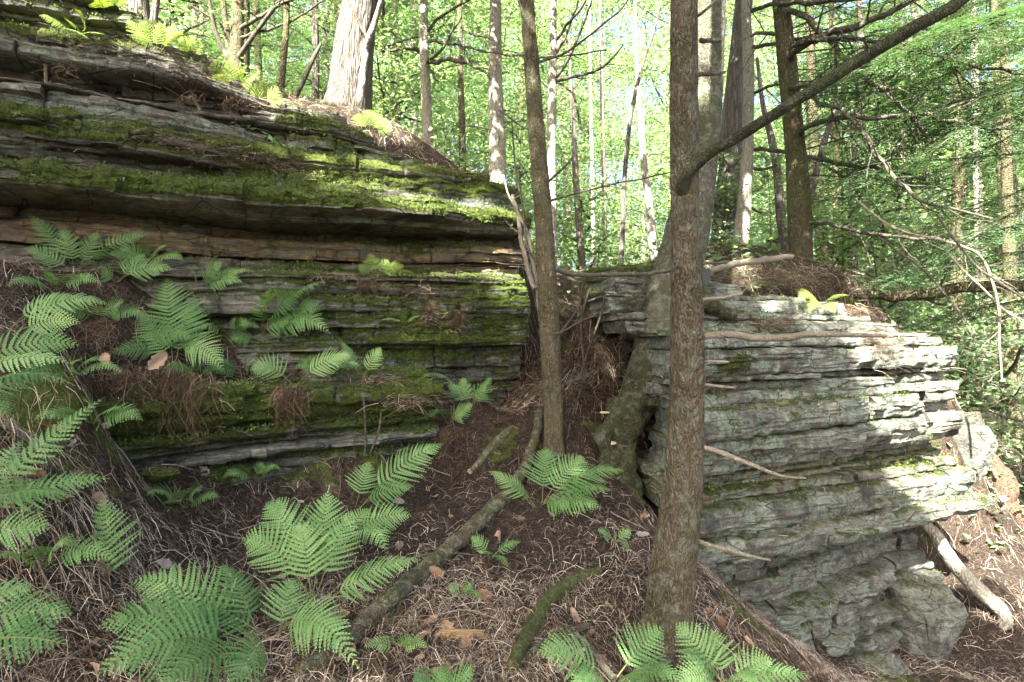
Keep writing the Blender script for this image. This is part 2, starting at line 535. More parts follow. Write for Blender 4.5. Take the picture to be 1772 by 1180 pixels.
_d = np.linalg.norm(GP[:, None, :2] - GP[None, :, :2], axis=2)
_A = np.sqrt(_d * _d + 0.0025) + np.eye(len(GP)) * -0.004
_n = len(GP)
_K = np.zeros((_n + 3, _n + 3))
_K[:_n, :_n] = _A
_K[:_n, _n] = 1; _K[:_n, _n + 1:] = GP[:, :2]
_K[_n, :_n] = 1; _K[_n + 1:, :_n] = GP[:, :2].T
_w = np.linalg.solve(_K, np.r_[GP[:, 2], 0, 0, 0])


def far_h(x, y):
    hill = 0.9 - 3.6 * np.tanh((x + 0.6) * 0.13) - 0.10 * np.maximum(0, y - 10)
    near = -1.55 - 2.2 * np.tanh(x * 0.12)
    s = sstep(0.5, 8, y)
    return np.maximum(near * (1 - s) + hill * s, -7.5)


def ground_h(x, y, bumps=True):
    x = np.asarray(x, float); y = np.asarray(y, float)
    sh = x.shape
    xf, yf = x.ravel(), y.ravel()
    out = np.empty(len(xf))
    for i in range(0, len(xf), 20000):
        xs, ys = xf[i:i + 20000], yf[i:i + 20000]
        d = np.sqrt((xs[:, None] - GP[:, 0]) ** 2 + (ys[:, None] - GP[:, 1]) ** 2 + 0.0025)
        out[i:i + 20000] = d @ _w[:_n] + _w[_n] + xs * _w[_n + 1] + ys * _w[_n + 2]
    r = np.hypot(xf * 0.9, yf - 5)
    w = 1 - sstep(6.0, 11.0, r)
    h = out * w + far_h(xf, yf) * (1 - w)
    if bumps:
        h = h + fbm(xf * 1.7, yf * 1.7, 0, 5, 4) * 0.045 + fbm(xf * 9, yf * 9, 0, 8, 2) * 0.012
    return h.reshape(sh)


def spaced(lo, hi, a, b, fine, grow):
    mid = np.arange(a, b + 1e-6, fine)
    L = [a]; s = fine
    while L[-1] > lo:
        s *= grow; L.append(L[-1] - s)
    R = [b]; s = fine
    while R[-1] < hi:
        s *= grow; R.append(R[-1] + s)
    return np.r_[L[:0:-1], mid, R[1:]]


gx = spaced(-160, 160, -4.6, 5.0, 0.043, 1.12)
gy = spaced(-60, 220, 1.2, 8.0, 0.043, 1.12)
GX, GY = np.meshgrid(gx, gy)
GZ = ground_h(GX, GY)
mossv = np.zeros(GX.shape)
for (px, py, d, r) in [(60, 730, 2.45, .35), (130, 740, 2.8, .25), (30, 640, 2.4, .25), (480, 805, 3.7, .30), (280, 825, 3.0, .16), (60, 690, 2.5, .25), (700, 1080, 2.35, .18), (640, 790, 3.9, .2), (870, 760, 4.2, .2), (1310, 1050, 3.5, .16), (1300, 1150, 3.0, .2), (180, 790, 2.8, .2), (560, 790, 3.8, .25), (1560, 1150, 3.7, .3), (400, 440, 4.0, .3)]:
    q = P(px, py, d)
    mossv = np.maximum(mossv, 0.75 * np.exp(-((GX - q[0]) ** 2 + (GY - q[1]) ** 2) / (r * r)))
mossv = np.maximum(mossv, 0.42 * sstep(4.6, 6, GY) * (1 - sstep(7, 12, GY)))
idx = np.arange(GX.size).reshape(GX.shape)
Q = np.stack([idx[:-1, :-1], idx[:-1, 1:], idx[1:, 1:], idx[1:, :-1]], -1).reshape(-1, 4)
mb = MB()
mb.add(np.stack([GX, GY, GZ], -1), Q)
SURF = [(np.stack([GX, GY, GZ], -1).reshape(-1, 3), Q[(np.abs(GX.ravel()[Q[:, 0]]) < 14) & (GY.ravel()[Q[:, 0]] < 16) & (GY.ravel()[Q[:, 0]] > 0.5)])]      # surfaces to set things down on
g = mb.build("ground", M_GROUND, attrs={'moss': mossv.ravel()}, kind="structure")
tag(g, "brown needle-covered forest floor sloping up to the outcrop", "ground")
g["kind"] = "structure"


# ================================================================== layered rock
ROCKPTS = []          # (points, normals, moss) gathered for moss tufts and ledge litter


def prof(cols, u, z):
    us = np.array([c[0] for c in cols])
    vals = np.stack([np.interp(z, [p[0] for p in c[1]][::-1], [p[1] for p in c[1]][::-1]) for c in cols], -1)
    i = np.clip(np.searchsorted(us, u) - 1, 0, len(us) - 2)
    t = np.clip((u - us[i]) / (us[i + 1] - us[i]), 0, 1)
    t = t * t * (3 - 2 * t)
    a = np.take_along_axis(vals, i[..., None], -1)[..., 0]
    b = np.take_along_axis(vals, (i + 1)[..., None], -1)[..., 0]
    return a * (1 - t) + b * t


def layer_block(root, c, d, n, cols, u0, u1, z0, z1, seed, jit, depth, fields, du=0.025, dip=0.0, spots=(), sideback=None, rough=1.0, zk0=0.0, zk1=0.0, blocky=0.0):
    r = np.random.default_rng(seed)
    nu = max(int((u1 - u0) / du), 5)
    nz = max(int((z1 - z0) / 0.010), 5)
    us = np.linspace(u0, u1, nu)
    v = np.linspace(0, 1, nz)
    U, Vv = np.meshgrid(us, v)
    # the layer's own wavy upper and lower faces, shared with its neighbours above and below
    def edge(zk):
        return vnoise(U * 0.9, zk * 37.1, 0, 11) * 0.030 * rough * (1 - .6 * blocky) + vnoise(U * 2.9, zk * 53.7, 0, 12) * 0.012 * rough * (1 - .5 * blocky) + vnoise(U * 13, zk * 71.3, 0, 13) * 0.007
    e0, e1 = edge(zk0), edge(zk1)
    th_ = z1 - z0
    lim = min(0.42 * th_, 0.05)
    e0, e1 = np.clip(e0, -lim, lim), np.clip(e1, -lim, lim)
    Z = z0 + (z1 - z0) * Vv
    wav = fbm(U * 0.55, z0 * 0.9, 0, 91, 2) * 0.07 * rough * (1 - .75 * blocky) + dip * (U - cols[0][0])
    up = e0 * (1 - Vv) + e1 * Vv
    kb = 0.82 * blocky
    off = prof(cols, U, Z) * (1 - kb) + prof(cols, U, Z * 0 + (z0 + z1) / 2) * kb + jit
    sm = rough * (1 - 0.65 * blocky)
    off += vnoise(U * 1.4, z0 * 2.2 + (seed % 7) * 0.3, 1, 31) * 0.065 * sm + vnoise(U * 4.1, z0 * 9, 3, 33) * 0.022 * sm
    off += fbm(U * 0.9, Z * 1.6, 0, 57, 2) * 0.11 * sm
    # broken faces: courses inside a layer, each split into pieces that stand proud or back
    nrow = max(1, int(round(th_ / (0.055 + 0.035 * blocky))))
    rowf = Vv * nrow + vnoise(U * 1.1, seed * 0.91, 4, 7) * 0.30
    row = np.clip(np.floor(rowf), 0, nrow - 1)
    for (fr, am) in ((1.5, 0.034), (4.3, 0.020), (9.0, 0.010)):
        cell = np.floor(U * fr + vnoise(U * 0.8, row * 3.1 + seed, 6, 9) * 0.7 + row * 0.53 + seed * 0.17)
        off += _hash(cell, row + seed * 13, cell * 0 + int(fr * 10), 21) * am * (0.45 + 0.75 * blocky)
    rf = rowf - np.floor(rowf)
    crack = np.clip(vnoise(U * 2.1, row * 5.3 + seed, 2, 25) + 0.1, 0, 1)
    off -= 0.016 * crack * np.exp(-np.minimum(rf, 1 - rf) / 0.10) * (nrow > 1)
    lam = vnoise(U * 2.2, Z * 46 + seed, 0, 41) * 0.5 + vnoise(U * 6, Z * 95 + seed, 0, 47) * 0.3
    off += np.where(lam > 0.12, 0.012, -0.009) * np.clip(np.abs(lam - 0.12) * 5, 0, 1) * (1 - 0.4 * blocky)
    off += fbm(U * 14, Z * 26, seed, 53, 3) * (0.013 - 0.005 * blocky)
    # chipped upper and lower edges
    chc = np.floor(U * 7.3 + seed * 0.31)
    chip = np.clip(_hash(chc, chc * 0 + seed, chc * 0, 29), 0, 1)
    off -= 0.05 * chip * np.clip((Vv - 0.72) / 0.28, 0, 1) ** 2 + 0.04 * (1 - chip) * (chip > 0) * np.clip((0.22 - Vv) / 0.22, 0, 1)
    op0 = 0.004 + 0.050 * np.clip(vnoise(U * 1.3, zk0 * 91.7, 0, 15) + 0.15, 0, 1)
    op1 = 0.004 + 0.050 * np.clip(vnoise(U * 1.3, zk1 * 91.7, 0, 15) + 0.15, 0, 1)
    pw = 9 + 13 * blocky
    off -= (op1 * Vv ** pw + op0 * (1 - Vv) ** pw) * (1 - .3 * blocky)
    e = np.minimum(U - u0, u1 - U)
    off -= r.uniform(.004, .034) * np.exp(-e / 0.02) + 0.02 * np.exp(-e / 0.09) * r.random()
    Zf = Z + wav + up
    ex, ez = U * 0 + d[0], None
    X = c[0] + d[0] * U + n[0] * off
    Y = c[1] + d[1] * U + n[1] * off
    # wrap: back rows and columns
    sb = -n * depth if sideback is None else np.array(sideback)

    def pad(A, back_add, side_add):
        B = np.zeros((nz + 2, nu + 2))
        B[1:-1, 1:-1] = A
        B[0, 1:-1], B[-1, 1:-1] = A[0], A[-1]
        B[1:-1, 0], B[1:-1, -1] = A[:, 0], A[:, -1]
        B[0, 0], B[0, -1], B[-1, 0], B[-1, -1] = A[0, 0], A[0, -1], A[-1, 0], A[-1, -1]
        B[0] += back_add; B[-1] += back_add
        B[1:-1, 0] += side_add; B[1:-1, -1] += side_add
        B[0, 0] += side_add - back_add; B[-1, 0] += side_add - back_add; B[0, -1] += side_add - back_add; B[-1, -1] += side_add - back_add
        return B
    bb = -n * depth if sideback is None else np.array(sideback) * 1.5
    XX = pad(X, bb[0], sb[0])
    YY = pad(Y, bb[1], sb[1])
    ZZ = pad(Zf, 0.0, 0.0)
    pts = np.stack([XX, YY, ZZ], -1)
    # moss thickens the upward shoulders
    dZ = np.gradient(pts, axis=0); dU = np.gradient(pts, axis=1)
    nrm = np.cross(dU, dZ)
    nrm /= np.linalg.norm(nrm, axis=2)[..., None] + 1e-9
    mossf, ochf, licf = fields(XX, YY, ZZ, nrm)
    for (qx, qy, qz, rad, amt) in spots:
        mossf = np.maximum(mossf, amt * np.exp(-(((XX - qx) ** 2 + (YY - qy) ** 2) / rad ** 2 + (ZZ - qz) ** 2 / (rad * 0.7) ** 2)))
    lump = np.clip(mossf - 0.35, 0, 1) * (0.35 + 0.65 * np.clip(fbm(XX * 8, YY * 8, ZZ * 11, 77, 3) * 1.4 + 0.4, 0, 1)) * 0.075
    lump *= (nrm[..., 2] > -0.2)
    pts[1:-1, 1:-1] += (nrm * lump[..., None])[1:-1, 1:-1]
    idx = np.arange(pts.shape[0] * pts.shape[1]).reshape(pts.shape[:2])
    Qd = np.stack([idx[:-1, :-1], idx[:-1, 1:], idx[1:, 1:], idx[1:, :-1]], -1).reshape(-1, 4)
    mb = MB()
    mb.add(pts, Qd)
    SURF.append((pts.reshape(-1, 3), Qd))
    o = mb.build("rock_layer", M_ROCK, root, smooth=False, attrs={'moss': mossf.ravel(), 'ochre': ochf.ravel(), 'lichen': licf.ravel()})
    s = slice(1, -1)
    ROCKPTS.append((pts[s, s].reshape(-1, 3), nrm[s, s].reshape(-1, 3), mossf[s, s].ravel(), root.name))
    # the flat top of the layer, just behind its edge, also carries moss and litter
    top = pts[-2, 1:-1]
    for k in (0.04, 0.10, 0.18):
        q = top.copy(); q[:, :2] -= n * k; q[:, 2] += 0.003
        ROCKPTS.append((q, np.tile([0, 0, 1.0], (len(q), 1)), mossf[-2, 1:-1], root.name))
    return o


def rock_stack(root, c, d, n, cols, urange, topf, zmin, zmax, thick, joints, jitter, fields, seed, depth=0.7, botf=None, dip=0.0, spots=(), sideback=None, rough=1.0, recess=0.12, blocky=0.0, du=0.025, beds=None):
    r = np.random.default_rng(seed)
    z = zmin
    k = 0
    while z < zmax:
        th = thick[0] + (thick[1] - thick[0]) * r.random() ** 2.2
        z1 = z + th
        if beds is not None:
            z1 = min(b_ for b_ in list(beds) + [9.0] if b_ > z + 1e-6)
        zm = (z + z1) / 2
        ug = np.linspace(urange[0], urange[1], 160)
        ok = np.array([topf(u) > zm and (botf is None or botf(u) < zm) for u in ug])
        jb = r.normal(0, jitter)
        if th < thick[0] + 0.5 * (thick[1] - thick[0]) and r.random() < recess:
            jb -= r.uniform(0.05, 0.13)
        i = 0
        while i < len(ug):
            if not ok[i]:
                i += 1; continue
            j = i
            while j + 1 < len(ug) and ok[j + 1]:
                j += 1
            a, b = ug[i], ug[j]
            u = a
            while u < b - 0.05:
                ln = r.uniform(*joints) + (1.3 if root is not None and root.name == 'rock_outcrop' and .48 < z < .88 else 0)
                u1 = min(u + ln, b)
                if b - u1 < 0.18:
                    u1 = b
                layer_block(root, c, d, n, cols, u, u1 - r.uniform(0.002, 0.010), z + r.uniform(0.002, 0.006), z1 - r.uniform(0.0, 0.006), seed * 1000 + k, jb + r.normal(0, jitter * 0.55), depth, fields, dip=dip, spots=spots, sideback=sideback, rough=rough, zk0=z, zk1=z1, blocky=blocky, du=du)
                k += 1
                u = u1
            i = j + 1
        z = z1
    return k


def lerp_f(tab):
    xs, ys = [t[0] for t in tab], [t[1] for t in tab]
    return lambda u: float(np.interp(u, xs, ys))


# ------------------------------------------------------------------ left cliff
cliff = thing("rock_outcrop", (*wallpt(C0, CD, CN, -2, 0), -0.6), "long mossy layered sandstone cliff behind the ferns, undercut above its middle ledge", "rock outcrop")
colL = [(3.1, -.62), (2.45, -.55), (2.2, -.60), (2.02, -.42), (1.86, -.22), (1.81, -.52), (1.68, -.50), (1.62, -.16), (1.5, -.10), (1.38, -.02), (1.20, .16), (1.14, -.08), (1.04, .0), (.95, .22), (.86, .24), (.82, -.16), (.62, -.18), (.52, -.06), (.4, .0), (-1.2, .0)]
colM = [(2.3, -.95), (2.05, -.85), (1.80, -.55), (1.66, -.42), (1.60, -.50), (1.45, -.30), (1.3, -.12), (1.18, -.05), (1.1, .02), (.97, .17), (.89, .24), (.86, -.30), (.60, -.34), (.50, -.16), (.47, .24), (.33, .25), (.30, .18), (.05, .24), (-.2, .34), (-.5, .3), (-1.2, .3)]
colR = [(2.0, -.9), (1.62, -.62), (1.45, -.45), (1.36, -.28), (1.30, -.08), (1.12, -.04), (1.09, .06), (.97, .14), (.89, .22), (.86, -.20), (.78, -.34), (.56, -.26), (.50, -.10), (.46, .20), (.34, .23), (.30, .16), (.08, .25), (-.05, .30), (-.10, .33), (-.15, .12), (-.28, .30), (-.33, .05), (-.6, .1), (-1.2, .1)]
colE = [(1.7, -.4), (1.35, -.14), (1.25, -.02), (1.12, .0), (.98, .10), (.88, .12), (.85, .05), (.80, -.06), (.5, -.06), (.45, .10), (.3, .14), (.08, .16), (-.10, .20), (-.15, -.02), (-.6, -.04), (-1.2, .0)]
cliffcols = [(-6.0, colL), (-2.9, colL), (-1.9, colM), (-1.0, colR), (-.25, colE), (.2, colE)]
ctop = lerp_f([(-6, 3.0), (-3.7, 2.9), (-3.35, 2.6), (-3.0, 2.42), (-2.5, 2.2), (-2.05, 2.03), (-1.7, 2.03), (-1.45, 1.95), (-1.0, 1.66), (-.6, 1.44), (-.3, 1.32), (0, 1.27)])


def cliff_fields(X, Y, Z, N):
    u = (X - C0[0]) * CD[0] + (Y - C0[1]) * CD[1]
    big = fbm(X * 1.3, Y * 1.3, Z * 2.5, 61, 3)
    upw = np.clip(N[..., 2], -1, 1)
    # mossy bands of the cliff: sloping shoulders
    def band(zc, w):
        return np.exp(-((Z - zc) / w) ** 2)
    m = 0.13 + 0.66 * np.clip(upw, 0, 1) ** 0.7
    m = m + 0.55 * np.maximum.reduce([band(1.28, .10), band(.98, .11), 0.7 * band(1.9, .10) * (u > -1.9), 0.8 * band(1.45, .1) * (u > -1.6)]) * sstep(-0.35, 0.15, upw + big * 0.5)
    m = m + 0.20 * band(.15, .22) * (u > -2.2) + 0.12 * band(.4, .1)
    m = m * (1 - 0.75 * band(.70, .13)) + big * 0.62
    m = m * (1 - 0.65 * sstep(1.45, 1.55, Z) * (u < -2.0) * (1 - sstep(2.0, 2.1, Z)))
    m = m - 0.5 * band(1.18, .07) * (u > -1.25)
    m = np.where(upw < -0.3, m * 0.2, m)
    och = np.clip(band(.72, .18) * 1.4 + 0.35 * band(1.7, .1) + big * 0.4 - 0.05, 0, 1) + 0.12
    lic = np.clip(0.35 + big * 0.9 + 0.5 * band(.38, .08) + 0.35 * band(.1, .25) + 0.45 * band(1.17, .08) + 0.35 * band(1.55, .08) - 0.7 * band(.70, .12), 0, 1)
    return m, och, lic


def spot(px, py, d, r, a=0.75):
    q = P(px, py, d); return (q[0], q[1], q[2], r, a)


rock_stack(cliff, C0, CD, CN, cliffcols, (-5.6, 0.0), ctop, -0.95, 3.0, (.030, .17), (.30, 1.9), .040, cliff_fields, 3, 0.75, dip=0.012, recess=.22, blocky=.7, du=.02,
           spots=[spot(640, 570, 4.5, .36, .85), spot(760, 580, 4.6, .30, .85), spot(700, 520, 4.6, .25, .7), spot(850, 580, 4.8, .25, .75), spot(540, 560, 4.2, .25, .7), spot(820, 520, 4.7, .2, .6)])

# ------------------------------------------------------------------ low ledge under the ferns
ledge = thing("rock_ledge", (*wallpt(L0, LD, LN, 1.0, 0), -0.9), "low moss-faced rock ledge with thin pale slabs below the hanging roots", "rock ledge")
lcol = [(-.1, -.25), (-.2, -.10), (-.26, .02), (-.45, .07), (-.56, .05), (-.60, -.08), (-.63, .06), (-.66, .10), (-.70, .08), (-.735, -.06), (-.77, .02), (-.85, -.04), (-1.3, -.02)]
lcol0 = [(-.1, -.25), (-.3, -.10), (-.36, .0), (-.48, .06), (-.52, -.05), (-.55, .05), (-.62, .04), (-.65, -.03), (-.8, .02), (-1.3, .0)]


def ledge_fields(X, Y, Z, N):
    big = fbm(X * 2.2, Y * 2.2, Z * 3, 71, 3)
    m = 0.30 + 0.5 * np.exp(-((Z + .45) / .13) ** 2) + 0.4 * np.clip(N[..., 2], 0, 1) + big * 0.4
    m = m * (1 - 0.7 * np.exp(-((Z + .68) / .06) ** 2))
    return m, np.clip(big * 0.4, 0, 1), np.clip(0.5 + big, 0, 1)


rock_stack(ledge, L0, LD, LN, [(0, lcol0), (.7, lcol), (2.1, lcol)], (-.1, 2.05), lerp_f([(-.1, -.36), (.5, -.30), (1.5, -.24), (2.05, -.22)]), -1.05, -.20, (.035, .095), (.4, 1.3), .026, ledge_fields, 5, 0.4, blocky=.5)

# ------------------------------------------------------------------ right block
block = thing("rock_outcrop", (*wallpt(BC, CD, CN, 1.5, -.2), -2.1), "tall pale grey layered rock block right of the scaly trunk, its end in sun", "rock outcrop")
b0 = [(0.9, -1.2), (0.45, -0.95), (0.35, -0.8), (0.27, -0.7), (0.18, -0.55), (0.1, -0.5), (0.04, -0.1), (-0.02, 0), (-0.15, 0.03), (-0.265, -0.04), (-0.325, -0.12), (-0.4, 0.05), (-0.53, 0.22), (-0.74, 0.18), (-0.89, -0.18), (-0.95, -0.06), (-1, -0.14), (-1.06, -0.02), (-1.2, 0.1), (-1.37, 0.12), (-1.43, 0), (-1.47, -0.05), (-1.62, -0.06), (-2.2, 0.02), (-2.6, 0.06)]
b1 = [(0.9, -1.2), (0.45, -0.95), (0.35, -0.75), (0.27, -0.6), (0.18, -0.45), (0.1, -0.4), (0.04, -0.16), (-0.02, 0), (-0.15, 0.05), (-0.265, 0.03), (-0.325, -0.05), (-0.4, 0.02), (-0.53, 0.16), (-0.74, 0.16), (-0.89, -0.04), (-0.95, -0.14), (-1, -0.1), (-1.06, 0), (-1.2, 0.12), (-1.37, 0.16), (-1.43, 0), (-1.47, -0.06), (-1.7, -0.05), (-2, 0.04), (-2.4, 0.12), (-2.7, 0.14)]
b2 = [(0.9, -1.2), (0.45, -0.9), (0.35, -0.6), (0.27, -0.5), (0.18, -0.38), (0.1, -0.32), (0.04, -0.16), (-0.02, 0), (-0.15, 0.06), (-0.265, -0.07), (-0.325, 0.05), (-0.4, 0.07), (-0.53, 0.07), (-0.74, 0.12), (-0.89, -0.24), (-0.95, -0.16), (-1, -0.08), (-1.06, 0.02), (-1.2, 0.14), (-1.37, 0.24), (-1.43, 0), (-1.47, -0.14), (-1.75, -0.08), (-2.1, 0.02), (-2.7, 0.10)]
b3 = [(0.9, -1.2), (0.45, -1), (0.35, -0.8), (0.27, -0.6), (0.18, -0.45), (0.1, -0.35), (0.04, -0.18), (-0.02, -0.06), (-0.15, 0), (-0.265, -0.05), (-0.325, -0.03), (-0.4, 0.03), (-0.53, 0), (-0.74, 0.08), (-0.89, -0.24), (-0.95, -0.14), (-1, -0.06), (-1.06, 0.05), (-1.2, 0.16), (-1.37, 0.26), (-1.43, 0), (-1.47, -0.2), (-1.8, -0.14), (-2.7, 0.0)]
blockcols = [(-.2, b0), (.45, b0), (1.1, b1), (2.0, b2), (2.9, b3), (3.3, b3)]


def block_fields(X, Y, Z, N):
    big = fbm(X * 1.5, Y * 1.5, Z * 2.2, 81, 3)
    u = (X - BC[0]) * CD[0] + (Y - BC[1]) * CD[1]
    m = 0.02 + 0.35 * np.clip(N[..., 2], 0, 1) + big * 0.28 
    m = m + 0.16 * np.exp(-((Z + 1.05) / .07) ** 2) + 0.30 * np.exp(-((Z + 1.36) / .05) ** 2) * (u > 2.2)
    och = np.clip(1.1 * np.exp(-((Z + .97) / .07) ** 2) * (1 - 0.5 * sstep(1.0, 1.8, u)) + 0.5 * np.exp(-((Z + .72) / .06) ** 2) * sstep(1.2, 1.6, u) + big * 0.35 + 0.45 * np.exp(-((Z + .98) / .07) ** 2), 0, 1)
    lic = np.clip(0.55 + big * 0.8 + 0.25 * np.exp(-((Z + .1) / .25) ** 2), 0, 1)
    return m, och, lic


btop = lerp_f([(-.1, .10), (.1, .42), (.6, .50), (1.2, .50), (1.8, .44), (2.4, .30), (2.8, .16), (3.15, .02)])
bbot = lerp_f([(-.1, -1.0), (.02, -1.15), (.12, -1.5), (.5, -2.0), (1.0, -2.5), (2.5, -2.8), (2.94, -2.8), (2.96, -1.46), (3.2, -1.42)])
bspots = [spot(1262, 630, 3.85, .17, .8), spot(1240, 680, 3.8, .12, .6), spot(1300, 900, 3.9, .18, .3)]
rock_stack(block, BC, CD, CN, blockcols, (0.0, 3.15), btop, -1.44, .52, (.06, .30), (.7, 2.8), .018, block_fields, 7, 1.0, botf=bbot, dip=0.004, spots=bspots, sideback=(-.06, .62), rough=.8, recess=.0, blocky=1.0, du=.018, beds=[-1.30, -1.10, -1.02, -.975, -.92, -.86, -.62, -.44, -.36, -.29, -.24, -.06, .02, .06, .15, .21, .33, .38, .52])
rock_stack(block, BC, CD, CN, blockcols, (0.0, 2.95), btop, -2.75, -1.44, (.07, .20), (.2, .7), .06, block_fields, 9, 0.8, sideback=(.0, .6), blocky=1.0, rough=.7, du=.02, botf=bbot, spots=[spot(1550, 920, 4.3, .2, .4)])

# shoulder of the same block, behind the wrapped tree
shoulder = thing("rock_outcrop", (0.75, 5.0, -0.5), "greenish rock wall across the gully, behind the root-wrapped tree", "rock outcrop")
SC = np.array([0.62, 5.15]); SD = np.array([0.80, -0.60]); SN = np.array([-0.60, -0.80])
scol = [(.9, -.3), (.56, -.12), (.5, .0), (.3, .02), (.2, -.03), (.05, .03), (-.15, .0), (-.2, .07), (-.45, .04), (-.5, -.05), (-.7, .06), (-1.3, .05)]


def shoulder_fields(X, Y, Z, N):
    big = fbm(X * 1.9, Y * 1.9, Z * 2.5, 85, 3)
    return 0.36 + 0.3 * np.clip(N[..., 2], 0, 1) + big * 0.4, np.clip(big * 0.6 + 0.1, 0, 1), np.clip(0.4 + big, 0, 1)


rock_stack(shoulder, SC, SD, SN, [(0, scol), (1.0, scol)], (0, .95), lambda u: .58, -1.2, .58, (.05, .22), (.5, 1.2), .035, shoulder_fields, 13, 0.6, blocky=1.0, rough=.6)


# ------------------------------------------------------------------ loose boulders
def boulder(name, ctr, size, seed, label, cat, fields_moss=0.2, rot=0.0):
    root = thing(name, (ctr[0], ctr[1], ctr[2] - size[2]), label, cat)
    import bmesh
    bm = bmesh.new()
    bmesh.ops.create_icosphere(bm, subdivisions=5, radius=1)
    V = np.array([v.co[:] for v in bm.verts]); Fc = np.array([[v.index for v in f.verts] for f in bm.faces])
    bm.free()
    p = np.sign(V) * np.abs(V) ** 0.85
    p = p / np.linalg.norm(p, axis=1)[:, None] * (np.linalg.norm(p, axis=1)[:, None] * 0.45 + 0.55)
    dsp = 1 + fbm(V[:, 0] * 1.5 + seed, V[:, 1] * 1.5, V[:, 2] * 1.5, seed, 3) * 0.16
    q = V[:, 2] * 4 + fbm(V[:, 0] * 2, V[:, 1] * 2, V[:, 2], seed + 2, 2)
    dsp *= 1 + 0.05 * (np.abs(q - np.round(q)) - 0.25)
    dsp += fbm(V[:, 0] * 7, V[:, 1] * 7, V[:, 2] * 12, seed + 3, 3) * 0.05
    rb_ = np.random.default_rng(seed)
    for _ in range(14):
        nv = rb_.normal(size=3); nv /= np.linalg.norm(nv)
        p = p - np.maximum(0, p @ nv - rb_.uniform(.50, .74))[:, None] * nv * 0.95
    p = p * dsp[:, None] * np.array(size)
    cr, sr = math.cos(rot), math.sin(rot)
    p = np.stack([p[:, 0] * cr - p[:, 1] * sr, p[:, 0] * sr + p[:, 1] * cr, p[:, 2]], -1) + np.array(ctr)
    mo = fields_moss + 0.3 * np.clip(V[:, 2], 0, 1) + fbm(p[:, 0] * 3, p[:, 1] * 3, p[:, 2] * 3, seed, 3) * 0.4
    mb = MB(); mb.add(p, Fc)
    mb.build("rock_body", M_ROCK, root, smooth=False, attrs={'moss': mo, 'ochre': mo * 0, 'lichen': mo * 0 + 0.4})
    nn = V / np.linalg.norm(V, axis=1)[:, None]
    ROCKPTS.append((p, nn, mo, root.name))
    SURF.append((p, Fc))
    return root


boulder("boulder", P(1590, 1100, 4.55), (.36, .36, .50), 5, "smooth greenish boulder standing at the foot of the right rock block", "boulder", 0.0, .9)
boulder("boulder", P(1520, 1155, 3.95), (.32, .26, .14), 15, "low grey boulder wedged under the right rock block", "boulder", 0.1, .5)
boulder("mossy_stone", P(278, 822, 2.95), (.11, .09, .06), 8, "small moss-capped stone in the needles below the low ledge", "stone", 0.9)
boulder("mossy_stone", P(1030, 745, 4.35), (.12, .12, .10), 18, "dark mossy stone wedged beside the wrapped roots in the gully", "stone", 0.35)
boulder("mossy_stone", P(1676, 760, 5.7), (.14, .3, .42), 28, "pale upright rock just beyond the sunny end of the right block", "stone", 0.05, .4)


# ------------------------------------------------------------------ setting things down on the surfaces
from mathutils.bvhtree import BVHTree
_vv, _ff, _o = [], [], 0
for (a, b) in SURF:
    _vv.append(a)
    if b.shape[1] == 4:
        b = np.vstack([b[:, [0, 1, 2]], b[:, [0, 2, 3]]])
    _ff.append(b + _o)
    _o += len(a)
BVH = BVHTree.FromPolygons(np.concatenate(_vv).tolist(), np.concatenate(_ff).tolist(), all_triangles=True)


def surf_depth(px, py, default=None):
    """distance along the view axis of the rock or ground surface seen at a photo pixel"""
    dv = Vector(P(px, py, 1.0)); ln = dv.length
    h = BVH.ray_cast(Vector((0, 0, 0)), dv / ln)
    return h[0].y if h[0] is not None else default


# ================================================================== trees
def bark_disp(seed, amp, ft, fs):
    def f(th, s):
        c, sn = np.cos(th), np.sin(th)
        a = fbm(c * ft, sn * ft, s * fs, seed, 3)
        b = vnoise(c * ft * 0.3, sn * ft * 0.3, s * 1.2, seed + 5)
        return 1 + amp * a + 0.07 * b
    return f


def pxpath(pts):
    """[(px, py, width_px, depth)] -> path and radius"""
    A = []
    for (px, py, w, d) in pts:
        q = P(px, py, d)
        A.append([*q, w / F * d / 2])
    return np.array(A)


def trunk(root, pts, mat, seed, sides=40, amp=0.08, ft=4.0, fs=7.0, step=0.03, name="trunk"):
    A = pxpath(pts)
    L = np.linalg.norm(np.diff(A[:, :3], axis=0), axis=1).sum()
    S = smooth_path(A, max(int(L / step), 8))
    mb = MB()
    add_tube(mb, S[:, :3], np.maximum(S[:, 3], 0.003), sides, 0, bark_disp(seed, amp, ft, fs))
    return mb.build(name, mat, root), S


